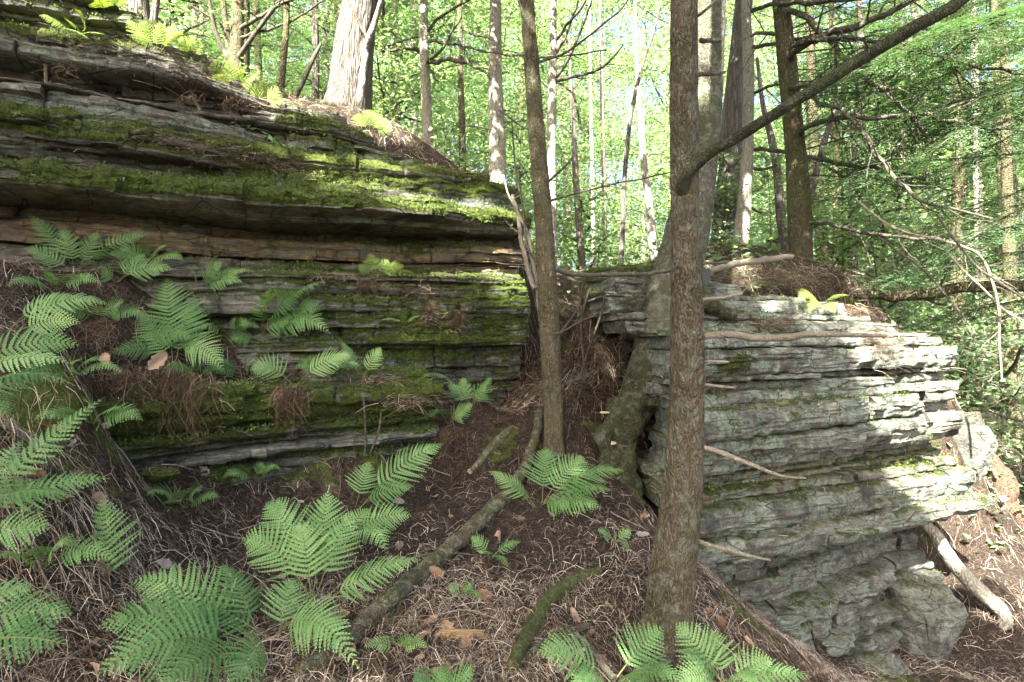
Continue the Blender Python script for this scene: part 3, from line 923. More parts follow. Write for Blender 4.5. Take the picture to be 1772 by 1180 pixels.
def sub_twigs(mb, path, r0, rng, n, ln, level=1, droop=0.1, flat=0.6, mat=0, lo=0.25):
    """side twigs along a path"""
    path = np.asarray(path)
    m = len(path)
    for i in range(n):
        t = rng.uniform(lo, 0.98)
        k = min(int(t * (m - 1)), m - 2)
        p = path[k]
        T = path[k + 1] - path[k]; T /= np.linalg.norm(T) + 1e-9
        v = rng.normal(size=3); v[2] *= flat
        v -= T * v.dot(T); v /= np.linalg.norm(v) + 1e-9
        dr = T * rng.uniform(0.3, 0.9) + v * rng.uniform(0.6, 1.0)
        dr /= np.linalg.norm(dr)
        l = ln * rng.uniform(0.35, 1.0) * (1.1 - 0.6 * t)
        q = [p]
        cur = p.copy()
        seg = 5
        for s in range(seg):
            dr = dr + rng.normal(0, 0.14, 3) - np.array([0, 0, droop * 0.25])
            dr /= np.linalg.norm(dr)
            cur = cur + dr * l / seg
            q.append(cur.copy())
        q = np.array(q)
        rr = r0 * (1 - 0.6 * t) * 0.45
        add_tube(mb, q, np.linspace(rr, rr * 0.3, len(q)), 4 if level else 3, mat, cap=False)
        if level > 0:
            sub_twigs(mb, q, rr, rng, rng.integers(2, 5), l * 0.55, level - 1, droop, flat, mat)


def branch(root, pts, mat, seed, name="branch", twigs=0, tl=0.3, sides=10, amp=0.06, level=1, step=0.03, wobble=1.0):
    A = pxpath(pts)
    L = np.linalg.norm(np.diff(A[:, :3], axis=0), axis=1).sum()
    S = smooth_path(A, max(int(L / step), 6))
    rng = np.random.default_rng(seed)
    wob = np.stack([vnoise(np.arange(len(S)) * 0.23, seed, k, 3) for k in range(3)], -1) * A[:, 3].mean() * 0.7
    wob *= wobble
    wob[:1] = 0
    mb = MB()
    add_tube(mb, S[:, :3] + wob, np.maximum(S[:, 3], 0.0015), sides, 0, bark_disp(seed, amp * 1.6, 2.5, 14.0))
    if twigs:
        sub_twigs(mb, S[:, :3] + wob, A[0, 3], rng, twigs, tl, level)
    return mb.build(name, mat, root)


def whorl(root, S, mat, seed, n, zlo, zhi, ln, r=0.010, twigs=3, droop=0.15, cone=None):
    """dead side branches sprouting from a trunk between two heights"""
    rng = np.random.default_rng(seed)
    zs = S[:, 2]
    for i in range(n):
        z = rng.uniform(zlo, zhi)
        k = int(np.argmin(np.abs(zs - z)))
        p = S[k, :3]
        a = rng.uniform(0, 2 * math.pi) if cone is None else rng.uniform(*cone)
        dr = np.array([math.cos(a), math.sin(a), rng.uniform(-0.1, 0.45)])
        l = ln * rng.uniform(0.4, 1.0)
        q = [p]; cur = p.copy()
        for s in range(8):
            dr = dr + rng.normal(0, 0.10, 3) - np.array([0, 0, droop * 0.12])
            dr /= np.linalg.norm(dr)
            cur = cur + dr * l / 8
            q.append(cur.copy())
        q = smooth_path(np.array(q), 18)
        mb = MB()
        rr = r * rng.uniform(0.6, 1.2) * (0.5 + 0.5 * l / ln)
        add_tube(mb, q, np.linspace(rr, rr * 0.25, len(q)), 6, 0, cap=False)
        sub_twigs(mb, q, rr, rng, int(twigs * rng.uniform(0.6, 1.4)), l * 0.5, 1, droop)
        mb.build("branch", mat, root)


# ---- foliage pieces ------------------------------------------------------
def leaf_quads(P0, D, S, ln, wd, fold=0.15):
    """diamond leaves: base P0, direction D, side S"""
    N = np.cross(D, S)
    a = P0
    b = P0 + D * (ln * 0.45)[:, None] + S * (wd * 0.5)[:, None] + N * (wd * fold)[:, None]
    c = P0 + D * ln[:, None]
    d = P0 + D * (ln * 0.45)[:, None] - S * (wd * 0.5)[:, None] + N * (wd * fold)[:, None]
    V = np.stack([a, b, c, d], 1).reshape(-1, 3)
    Q = np.arange(len(V)).reshape(-1, 4)
    return V, Q


def rand_dirs(rng, n, flat=1.0):
    v = rng.normal(size=(n, 3)); v[:, 2] *= flat
    return v / np.linalg.norm(v, axis=1)[:, None]


def add_broad_leaves(mb, pts, rng, size, mat, flat=0.5, tint=(0.5, 0.25)):
    n = len(pts)
    D = rand_dirs(rng, n, flat)
    up = np.tile([0, 0, 1.0], (n, 1)) + rng.normal(0, 0.45, (n, 3))
    S = np.cross(D, up); S /= np.linalg.norm(S, axis=1)[:, None] + 1e-9
    ln = size * rng.uniform(0.6, 1.3, n)
    V, Q = leaf_quads(pts, D, S, ln, ln * rng.uniform(0.6, 0.9, n))
    mb.add(V, Q, mat, np.repeat(np.clip(rng.normal(tint[0], tint[1], n), 0, 1), 4))


def add_spray(mb, base, dr, up, length, rng, mat, needle=0.022, dens=1.0, tint=0.5):
    """flat hemlock spray: side twiglets set with short needles"""
    dr = dr / np.linalg.norm(dr)
    sd_ = np.cross(dr, up); sd_ /= np.linalg.norm(sd_) + 1e-9
    nn = np.cross(sd_, dr)
    nt = max(int(length / 0.042 * dens), 4)
    t = (np.arange(nt) + rng.random(nt)) / nt
    side = np.where(np.arange(nt) % 2 == 0, 1.0, -1.0)
    tl = length * 0.42 * np.sin(np.pi * (0.12 + 0.80 * t)) * rng.uniform(0.7, 1.15, nt)
    k = max(int(length * 0.42 / needle * 0.9), 4)
    s = (np.arange(k) + 0.5) / k
    A = base + dr * (t * length)[:, None] - up * (t ** 2 * length * 0.18)[:, None]
    DD = dr * 0.65 + sd_ * side[:, None] * 0.76 - up * 0.06 + rng.normal(0, 0.09, (nt, 3))
    pts = A[:, None, :] + DD[:, None, :] * (tl[:, None] * s[None])[..., None]
    pts = pts - up * (0.14 * (tl[:, None] * s[None]) ** 2 / 0.1)[..., None]
    n = nt * k
    pts = pts.reshape(-1, 3)
    D2 = np.repeat(DD, k, 0)
    perp = np.cross(D2, nn); perp /= np.linalg.norm(perp, axis=1)[:, None] + 1e-9
    V1 = []
    for sg in (1, -1):
        nd = D2 * 0.5 + perp * sg * 0.8 + rng.normal(0, 0.12, (n, 3))
        nd /= np.linalg.norm(nd, axis=1)[:, None]
        S = np.cross(nd, nn + rng.normal(0, 0.2, (n, 3))); S /= np.linalg.norm(S, axis=1)[:, None] + 1e-9
        V, Q = leaf_quads(pts, nd, S, np.full(n, needle * 1.2) * rng.uniform(0.7, 1.2, n), np.full(n, needle * 0.52), 0.0)
        mb.add(V, Q, mat, np.repeat(np.clip(rng.normal(tint, 0.2, n), 0, 1), 4))


def hemlock_bough(mb, base, az, length, rng, lift=0.1, wood=0, leafm=1, needle=0.024, sprays=14, dens=1.0, tint=0.5, r=0.014, shafts=None):
    dr = np.array([math.cos(az), math.sin(az), lift])
    q = [np.array(base, float)]; cur = q[0].copy()
    for s in range(8):
        dr = dr + rng.normal(0, 0.07, 3) - np.array([0, 0, 0.05])
        dr /= np.linalg.norm(dr)
        cur = cur + dr * length / 8
        q.append(cur.copy())
    q = smooth_path(np.array(q), 16)
    add_tube(mb, q, np.linspace(r, r * 0.2, 16), 5, wood, cap=False)
    for i in range(sprays):
        t = 0.18 + 0.82 * (i + rng.random()) / sprays
        k = min(int(t * 15), 14)
        T = q[k + 1] - q[k]; T /= np.linalg.norm(T)
        sg = 1 if i % 2 else -1
        side = np.cross(T, [0, 0, 1.0]); side /= np.linalg.norm(side)
        d2 = T * rng.uniform(0.4, 0.9) + side * sg * rng.uniform(0.5, 1.0) + np.array([0, 0, rng.uniform(-0.25, 0.08)])
        d2 /= np.linalg.norm(d2)
        l = length * rng.uniform(0.26, 0.42) * (1.15 - 0.55 * t)
        if shafts is not None and in_shaft(q[k] + d2 * l * 0.5, shafts, 0.25):
            continue
        add_tube(mb, np.array([q[k], q[k] + d2 * l * 0.5, q[k] + d2 * l * 0.95 - [0, 0, l * 0.1]]), [r * 0.3, r * 0.2, r * 0.08], 3, wood, cap=False)
        add_spray(mb, q[k], d2, np.array([0, 0, 1.0]) + rng.normal(0, 0.12, 3), l, rng, leafm, needle, dens, np.clip(tint + rng.normal(0, 0.12), 0, 1))


# light shafts: rays towards the sun through places the photograph shows in sun
SHAFTS = []
for (px, py, d, r) in [(1600, 620, 4.75, .42), (1615, 720, 4.8, .42), (1620, 830, 4.85, .36), (1530, 600, 4.6, .26), (1560, 660, 4.7, .28), (1570, 760, 4.8, .25), (1480, 530, 5.0, .25), (1370, 520, 4.9, .2),
                       (1690, 880, 6.0, .45), (1740, 960, 5.6, .3), (600, 120, 7.0, .45), (590, 30, 7.0, .4), (600, 190, 6.9, .3), (520, 180, 6.3, .35), (440, 150, 5.9, .3),
                       (660, 325, 4.9, .13), (720, 345, 4.9, .15), (850, 385, 5.0, .16), (600, 310, 4.9, .12), (1235, 130, 4.5, .20), (1235, 40, 4.5, .2),
                       (280, 70, 5.2, .25), (245, 60, 5.2, .2), (310, 80, 5.2, .2), (130, 50, 5.2, .2), (395, 140, 5.5, .22), (460, 170, 5.6, .25), (640, 215, 6.2, .22), (1290, 380, 8, .3), (1695, 690, 5.6, .2), (1700, 930, 5.2, .25)]:
    h_ = surf_depth(px, py, d)
    if abs(h_ - d) < 1.3 and (px, py) not in ((600, 120), (590, 30), (1235, 130), (1235, 40), (1290, 380)):
        d = h_
    SHAFTS.append((P(px, py, d), r))


def in_shaft(p, shafts, extra=0.0):
    for (c, r) in shafts:
        v = p - c
        t = v.dot(SUN)
        if t < 0.6:
            continue
        if np.linalg.norm(v - SUN * t) < r + extra:
            return True
    return False


# ------------------------------------------------------------------ the trunks of the foreground and middle distance
def tree(name, base, label, cat="tree", group=None):
    return thing(name, base, label, cat, group)


tB = tree("hemlock_tree", P(1158, 1090, 2.6), "nearest scaly brown trunk before the right rock, with dead snags and one heavy limb")
_, SB = trunk(tB, [(1146, 1140, 128, 2.6), (1154, 1095, 92, 2.6), (1159, 1050, 80, 2.6), (1162, 1010, 77, 2.6), (1172, 920, 71, 2.6), (1181, 830, 65, 2.6), (1187, 720, 59, 2.6), (1190, 600, 58, 2.6), (1188, 470, 52, 2.6), (1185, 350, 48, 2.6), (1183, 150, 46, 2.6), (1183, 0, 44, 2.6), (1184, -400, 38, 2.6), (1190, -1500, 26, 2.6), (1200, -2700, 8, 2.6)], M_BARK_B, 3, 60, 0.11, 7.5, 15.0, 0.02)
for k, pts in enumerate([[(1150, 1060, 34, 2.56), (1120, 1100, 30, 2.5), (1092, 1135, 18, 2.42), (1075, 1160, 8, 2.36)], [(1172, 1060, 34, 2.56), (1198, 1100, 30, 2.52), (1232, 1128, 16, 2.5), (1260, 1150, 6, 2.48)], [(1160, 1060, 36, 2.54), (1158, 1110, 34, 2.44), (1150, 1150, 18, 2.34), (1140, 1180, 8, 2.26)]]):
    branch(tB, pts, M_BARK_B, 31 + k, "root", 0, sides=16, amp=0.12, step=0.02)
branch(tB, [(1181, 345, 10, 2.58), (1182, 330, 24, 2.56), (1187, 308, 22, 2.52), (1200, 289, 19, 2.48), (1235, 262, 18, 2.44), (1290, 228, 19, 2.4), (1350, 190, 19, 2.37), (1425, 144, 20, 2.34), (1500, 95, 21, 2.32), (1580, 48, 22, 2.3), (1660, 0, 22, 2.3), (1760, -70, 22, 2.3), (1950, -200, 20, 2.3)], M_LIMB, 21, "limb", 0, sides=16, amp=0.05, step=0.02, wobble=0.35)
for k, pts in enumerate([
        [(1205, 772, 9, 2.58), (1235, 778, 9, 2.55), (1290, 798, 8, 2.5), (1340, 818, 6, 2.46), (1392, 829, 3, 2.43)],
        [(1200, 935, 8, 2.58), (1235, 945, 8, 2.55), (1290, 958, 6, 2.5), (1332, 968, 3, 2.47)],
        [(1212, 580, 12, 2.6), (1260, 581, 12, 2.62), (1330, 583, 12, 2.66), (1420, 580, 11, 2.7), (1480, 578, 9, 2.74), (1530, 582, 5, 2.8)],
        [(1212, 520, 7, 2.58), (1250, 514, 6, 2.55), (1286, 509, 4, 2.52)],
        [(1212, 624, 5, 2.58), (1240, 625, 5, 2.56), (1262, 627, 3, 2.55)],
        [(1212, 665, 5, 2.58), (1245, 668, 5, 2.56), (1272, 670, 3, 2.55)],
        [(1180, 255, 7, 2.58), (1212, 70, 9, 2.62), (1245, 73, 6, 2.64)][1:],
        [(1205, 130, 8, 2.6), (1235, 127, 7, 2.62), (1254, 123, 4, 2.64)],
        [(1195, 35, 6, 2.58), (1225, 15, 5, 2.56), (1260, -20, 3, 2.54)]]):
    branch(tB, pts, M_DEADPALE if k in (0, 1, 2, 3, 4, 5) else M_DEAD, 40 + k, "dead_snag", 0, sides=8, amp=0.10, step=0.02)

tA = tree("hemlock_tree", P(960, 775, 4.0), "slim ochre-brown trunk standing in the gully beside the cliff corner")
_, SA = trunk(tA, [(960, 800, 44, 4.0), (959, 765, 35, 4.0), (957, 680, 33, 4.0), (952, 590, 34, 4.0), (947, 500, 34, 4.0), (942, 400, 32, 4.0), (934, 300, 30, 4.0), (926, 200, 27, 4.0), (919, 100, 25, 4.0), (913, 0, 22, 4.0), (905, -300, 18, 4.0), (900, -1000, 9, 4.0), (900, -1500, 3, 4.0)], M_BARK_A, 5, 40, 0.12, 6.0, 13.0, 0.026)
for k, pts in enumerate([
        [(955, 463, 8, 4.0), (985, 472, 8, 3.95), (1040, 476, 8, 3.9), (1110, 474, 7, 3.9), (1180, 462, 6, 3.9), (1260, 452, 4, 3.9)],
        [(940, 350, 6, 4.0), (980, 340, 4, 3.9), (1080, 315, 3, 3.7), (1160, 300, 2, 3.6)],
        [(930, 230, 5, 4.0), (900, 215, 4, 4.0), (860, 190, 2, 4.1)],
        [(945, 470, 5, 4.0), (915, 430, 5, 4.0), (905, 360, 4, 4.05), (890, 280, 3, 4.1), (885, 200, 2, 4.1)],
        [(922, 60, 6, 3.95), (905, 20, 6, 3.95), (890, -30, 5, 3.95)],
        [(945, 320, 5, 4.0), (975, 290, 4, 3.95), (990, 275, 2, 3.9)],
        [(950, 575, 5, 3.95), (968, 577, 4, 3.9), (1005, 555, 3, 3.85), (1030, 545, 2, 3.8)],
        [(925, 110, 5, 4.0), (980, 90, 4, 3.9), (1060, 30, 3, 3.8), (1100, -20, 2, 3.8)]]):
    branch(tA, pts, M_DEAD, 60 + k, "branch", 5 if k in (0, 1, 3, 7) else 2, 0.35, 7)
for k, pts in enumerate([[(925, 500, 9, 4.35), (915, 470, 9, 4.35), (905, 430, 8, 4.35), (898, 370, 7, 4.4), (888, 335, 5, 4.4)],
                         [(938, 560, 7, 4.4), (922, 450, 7, 4.4), (912, 400, 6, 4.4), (885, 350, 4, 4.4), (870, 300, 3, 4.4)]]):
    branch(tA, pts, M_DEADPALE, 75 + k, "branch", 4, 0.4, 7)

tC = tree("root_wrapped_tree", P(1075, 830, 4.0), "pale lichened tree whose broad root flare wraps over the rock edge")
_, SC_ = trunk(tC, [(1068, 850, 48, 4.02), (1072, 800, 46, 4.02), (1080, 745, 52, 4.07), (1100, 700, 64, 4.12), (1123, 655, 78, 4.17), (1140, 610, 90, 4.22), (1152, 560, 92, 4.3), (1165, 500, 86, 4.38), (1180, 440, 78, 4.42), (1196, 370, 70, 4.46), (1208, 290, 64, 4.5), (1218, 200, 58, 4.5), (1226, 100, 52, 4.5), (1231, 0, 48, 4.5), (1240, -300, 42, 4.5), (1250, -1000, 26, 4.5), (1255, -1500, 8, 4.5)], M_BARK_C, 7, 44, 0.07, 5.0, 12.0, 0.032)
for k, pts in enumerate([
        [(1158, 560, 40, 4.3), (1142, 610, 70, 4.24), (1122, 660, 76, 4.16), (1100, 702, 66, 4.10), (1080, 745, 56, 4.05), (1072, 800, 50, 4.02), (1068, 860, 56, 3.98)],
        [(1130, 640, 30, 4.14), (1108, 685, 46, 4.06), (1078, 715, 34, 4.0), (1055, 745, 28, 3.96), (1040, 800, 22, 3.94), (1030, 850, 16, 3.9)],
        [(1175, 560, 60, 4.3), (1215, 610, 46, 4.2), (1235, 560, 40, 4.3), (1250, 520, 26, 4.4)][:2],
        [(1180, 480, 50, 4.42), (1225, 520, 34, 4.4), (1260, 545, 18, 4.45), (1300, 550, 8, 4.5)],
        [(1150, 640, 40, 4.1), (1165, 690, 30, 3.95), (1150, 700, 20, 3.85), (1120, 705, 10, 3.85)],
        [(1075, 790, 46, 4.0), (1092, 840, 34, 3.92), (1105, 880, 20, 3.85)],
        [(1065, 800, 40, 4.0), (1045, 845, 24, 3.95), (1020, 870, 12, 3.9)]]):
    branch(tC, pts, M_ROOTBARK, 90 + k, "root", 0, sides=20, amp=0.16, step=0.02)

tD = tree("hemlock_tree", P(1386, 460, 7.0), "straight olive-brown trunk rooted on top of the right rock block")
_, SD_ = trunk(tD, [(1388, 475, 48, 7), (1386, 450, 40, 7), (1383, 350, 37, 7), (1376, 250, 33, 7), (1364, 130, 30, 7), (1351, 0, 27, 7), (1335, -200, 22, 7), (1310, -650, 10, 7), (1300, -800, 3, 7)], M_BARK_D, 9, 32, 0.07, 4, 8, 0.05)
for k, pts in enumerate([
        [(1385, 232, 10, 6.9), (1400, 218, 9, 6.6), (1450, 205, 9, 6.2), (1530, 202, 8, 5.8), (1600, 198, 8, 5.5), (1640, 208, 7, 5.4), (1700, 220, 6, 5.3), (1790, 226, 4, 5.2)],
        [(1612, 198, 6, 5.5), (1660, 180, 5, 5.4), (1720, 165, 4, 5.3), (1790, 150, 3, 5.2)],
        [(1370, 150, 9, 6.9), (1400, 150, 8, 6.5), (1420, 178, 8, 6.3), (1470, 200, 7, 6), (1520, 270, 7, 5.6), (1570, 330, 6, 5.3), (1610, 352, 5, 5.1), (1660, 365, 4, 5), (1715, 380, 3, 4.9)],
        [(1370, 85, 9, 6.9), (1390, 72, 9, 6.5), (1440, 66, 8, 6.2), (1510, 72, 7, 5.9), (1600, 95, 7, 5.6), (1700, 115, 6, 5.4), (1790, 130, 5, 5.2)],
        [(1372, 100, 12, 6.9), (1380, 85, 12, 6.7), (1430, 60, 12, 6.3), (1490, 40, 11, 6), (1560, 8, 10, 5.8), (1640, -30, 8, 5.6)],
        [(1365, 20, 10, 6.9), (1400, 35, 10, 6.6), (1430, 65, 9, 6.3), (1480, 125, 8, 6), (1540, 160, 7, 5.8), (1600, 230, 5, 5.6), (1640, 260, 3, 5.5)],
        [(1400, 385, 7, 6.9), (1440, 388, 7, 6.6), (1500, 402, 6, 6.2), (1570, 412, 6, 5.8), (1640, 415, 5, 5.5), (1710, 430, 3, 5.3)],
        [(1340, 60, 7, 7), (1315, 55, 6, 7), (1300, 62, 4, 7)],
        [(1345, 5, 8, 6.9), (1400, 5, 8, 6.6), (1470, 0, 6, 6.4)]]):
    branch(tD, pts, M_DEAD, 120 + k, "branch", 14 if k not in (1, 7) else 4, 1.0, 7, level=1)
whorl(tD, SD_, M_DEAD, 131, 10, 1.6, 4.3, 1.8, 0.011, 5, cone=(-1.3, 1.0))

tE = tree("young_tree", P(1278, 445, 8.0), "slender pale-barked trunk with a bright sunlit flank behind the right rock")
_, SE_ = trunk(tE, [(1272, 455, 34, 8), (1280, 430, 27, 8), (1288, 350, 23, 8), (1293, 270, 20, 8), (1295, 180, 19, 8), (1295, 90, 18, 8), (1290, 0, 15, 8), (1285, -300, 10, 8), (1280, -600, 3, 8)], M_BARK_P, 11, 24, 0.06, 3, 8, 0.06)
for k, pts in enumerate([[(1300, 258, 7, 8), (1360, 262, 7, 7.6), (1440, 280, 7, 7.0), (1520, 292, 6, 6.6), (1600, 310, 4, 6.3)],
                         [(1300, 82, 7, 8), (1340, 74, 7, 7.6), (1400, 66, 6, 7.2), (1480, 70, 5, 6.9)],
                         [(1300, 20, 7, 8), (1340, 8, 7, 7.6), (1420, 3, 6, 7), (1500, -3, 4, 6.8)],
                         [(1300, 165, 6, 8), (1330, 150, 5, 7.8), (1370, 140, 3, 7.6)],
                         [(1297, 290, 6, 8), (1320, 292, 5, 7.9), (1345, 285, 3, 7.8)]]):
    branch(tE, pts, M_DEAD, 140 + k, "branch", 5, 0.7, 6)

tF = tree("shaggy_tree", P(1250, 450, 9.0), "dark shaggy-barked leaning trunk half hidden behind the lichened tree")
_, SF_ = trunk(tF, [(1250, 470, 48, 9), (1256, 380, 42, 9), (1264, 260, 36, 9), (1274, 140, 33, 9), (1284, 40, 30, 9), (1295, -100, 26, 9), (1320, -500, 14, 9), (1330, -700, 3, 9)], M_BARK_F, 13, 30, 0.14, 3.2, 2.5, 0.06)

tG = tree("broad_tree", P(602, 205, 7.0), "thick pale furrowed trunk in full sun on top of the cliff")
_, SG_ = trunk(tG, [(597, 240, 104, 7), (600, 205, 86, 7), (604, 160, 74, 7), (609, 110, 68, 7), (617, 50, 63, 7), (624, 0, 60, 7), (640, -150, 54, 7), (670, -500, 34, 7), (690, -800, 8, 7)], M_BARK_G, 15, 64, 0.13, 7.0, 1.6, 0.05)
branch(tG, [(617, 205, 13, 6.72), (622, 165, 13, 6.7), (628, 120, 12, 6.68), (634, 80, 11, 6.65), (645, 45, 10, 6.6), (655, 15, 9, 6.55), (670, -20, 7, 6.5)], M_BARK_P, 150, "climbing_stem", 0, sides=10)
branch(tG, [(635, 65, 6, 6.65), (622, 40, 5, 6.62), (610, 15, 4, 6.6), (600, -10, 3, 6.6)], M_DEAD, 151, "branch", 0)

tH = tree("hemlock_tree", P(742, 285, 8.5), "thin brown trunk with stubby dead branches, next to the sunlit broad trunk")
_, SH_ = trunk(tH, [(744, 300, 26, 8.5), (741, 265, 21, 8.5), (738, 180, 18, 8.5), (734, 80, 16, 8.5), (733, 0, 14, 8.5), (733, -300, 8, 8.5), (733, -450, 3, 8.5)], M_BARK_P, 17, 24, 0.07, 3, 8, 0.06)
for k, pts in enumerate([[(735, 110, 9, 8.5), (770, 104, 8, 8.2), (800, 106, 7, 8), (830, 118, 5, 7.8), (850, 135, 4, 7.7)], [(730, 88, 7, 8.5), (700, 84, 7, 8.4), (675, 86, 4, 8.3)],
                         [(735, 70, 6, 8.5), (780, 75, 5, 8.1), (850, 90, 4, 7.7), (930, 98, 4, 7.4), (1050, 88, 2, 7.2)], [(738, 55, 6, 8.5), (760, 30, 5, 8.3), (810, 0, 4, 8), (850, -20, 3, 7.9)],
                         [(740, 105, 5, 8.4), (765, 85, 5, 8.2), (785, 50, 4, 8.1), (800, 30, 2, 8)], [(742, 115, 5, 8.4), (752, 135, 4, 8.3), (758, 138, 3, 8.2)]]):
    branch(tH, pts, M_DEAD, 160 + k, "branch", 3, 0.5, 6)

tI = tree("hemlock_tree", P(800, 310, 11.0), "very thin dark trunk between two paler trunks above the cliff")
_, SI_ = trunk(tI, [(801, 330, 14, 11), (799, 200, 11, 11), (796, 80, 10, 11), (795, -50, 8, 11), (794, -350, 3, 11)], M_BARK_D, 19, 16, 0.06, 3, 8, 0.1)
whorl(tI, SI_, M_DEAD, 170, 7, 3, 6.5, 1.3, 0.010, 3)

tJ = tree("hemlock_tree", P(860, 340, 8.5), "mottled grey-brown trunk rising behind the cliff's right end")
_, SJ_ = trunk(tJ, [(861, 360, 34, 8.5), (860, 300, 30, 8.5), (859, 200, 27, 8.5), (856, 100, 23, 8.5), (857, 0, 19, 8.5), (858, -300, 9, 8.5), (858, -450, 3, 8.5)], M_BARK_P, 21, 28, 0.07, 3, 8, 0.06)
whorl(tJ, SJ_, M_DEAD, 171, 12, 2.6, 5.2, 1.5, 0.012, 4)

tK = tree("young_tree", P(955, 450, 8.0), "straight pale sunlit pole trunk just behind the slim ochre trunk")
_, SK_ = trunk(tK, [(955, 470, 19, 8), (954, 350, 17, 8), (955, 200, 15, 8), (957, 80, 13, 8), (958, 0, 11, 8), (960, -300, 6, 8), (960, -420, 3, 8)], M_BARK_P, 23, 20, 0.05, 3, 8, 0.08)
for k, pts in enumerate([[(957, 140, 6, 8), (985, 100, 5, 7.8), (1010, 40, 4, 7.6), (1025, 0, 3, 7.5)], [(957, 100, 5, 8), (985, 50, 4, 7.9), (1000, 0, 3, 7.8)], [(957, 140, 6, 8), (1000, 132, 5, 7.8), (1040, 118, 4, 7.6), (1080, 78, 2, 7.5)],
                         [(957, 75, 5, 8), (1000, 20, 4, 7.8), (1020, -10, 3, 7.6)], [(958, 140, 5, 8), (985, 155, 4, 7.9), (995, 170, 4, 7.8), (1005, 220, 3, 7.7)]]):
    branch(tK, pts, M_DEAD, 180 + k, "branch", 3, 0.5, 6)

tL = tree("forked_tree", P(405, 120, 8.0), "dark many-stemmed tree left of the sunlit broad trunk")
trunk(tL, [(408, 135, 28, 8), (409, 90, 23, 8), (411, 40, 20, 8), (412, -20, 18, 8), (420, -300, 8, 8)], M_BARK_D, 25, 24, 0.06, 3, 8, 0.06)
trunk(tL, [(402, 125, 14, 8), (396, 80, 11, 8), (388, 20, 9, 8), (382, -40, 8, 8)], M_BARK_D, 26, 14, 0.06, 3, 8, 0.06, name="stem")
trunk(tL, [(412, 100, 9, 7.95), (440, 60, 8, 7.8), (470, 20, 7, 7.7), (500, -20, 5, 7.6)], M_DEAD, 27, 10, 0.06, 3, 8, 0.06, name="stem")
trunk(tL, [(400, 110, 10, 8), (375, 60, 8, 7.9), (362, 0, 6, 7.8), (355, -40, 5, 7.8)], M_DEAD, 28, 10, 0.06, 3, 8, 0.06, name="stem")
for k, pts in enumerate([[(412, 55, 8, 8), (450, 30, 7, 7.8), (490, 5, 6, 7.6), (540, -20, 4, 7.4)], [(412, 65, 6, 8), (460, 52, 5, 7.8), (520, 28, 4, 7.6), (560, 0, 3, 7.5)], [(405, 90, 5, 8), (380, 40, 4, 7.9), (330, 10, 3, 7.8)]]):
    branch(tL, pts, M_DEAD, 190 + k, "branch", 8, 0.6, 6)
tM = tree("forked_tree", P(487, 155, 7.6), "pair of thin dark stems left of the sunlit broad trunk")
trunk(tM, [(484, 165, 13, 7.6), (490, 110, 11, 7.6), (495, 50, 10, 7.6), (497, -20, 9, 7.6), (500, -200, 4, 7.6)], M_BARK_D, 29, 14, 0.06, 3, 8, 0.06)
trunk(tM, [(508, 175, 9, 7.4), (525, 140, 8, 7.4), (540, 105, 8, 7.4), (556, 75, 5, 7.4)], M_DEAD, 30, 10, 0.06, 3, 8, 0.06, name="stem")
whorl(tM, np.array([[*P(492, y, 7.6), 0.04] for y in range(150, -60, -10)]), M_DEAD, 195, 9, 3.3, 5.2, 1.1, 0.008, 5)
tN = tree("broad_tree", P(240, 60, 7.5), "short view of a grey trunk above the ferny cliff top")
trunk(tN, [(246, 75, 44, 7.5), (243, 40, 36, 7.5), (240, 0, 32, 7.5), (236, -150, 26, 7.5), (230, -400, 8, 7.5)], M_BARK_F, 31, 28, 0.12, 3, 3, 0.06)
trunk(tN, [(262, 60, 14, 7.4), (268, 20, 12, 7.4), (275, -20, 10, 7.4)], M_BARK_F, 32, 14, 0.08, 3, 4, 0.06, name="stem")

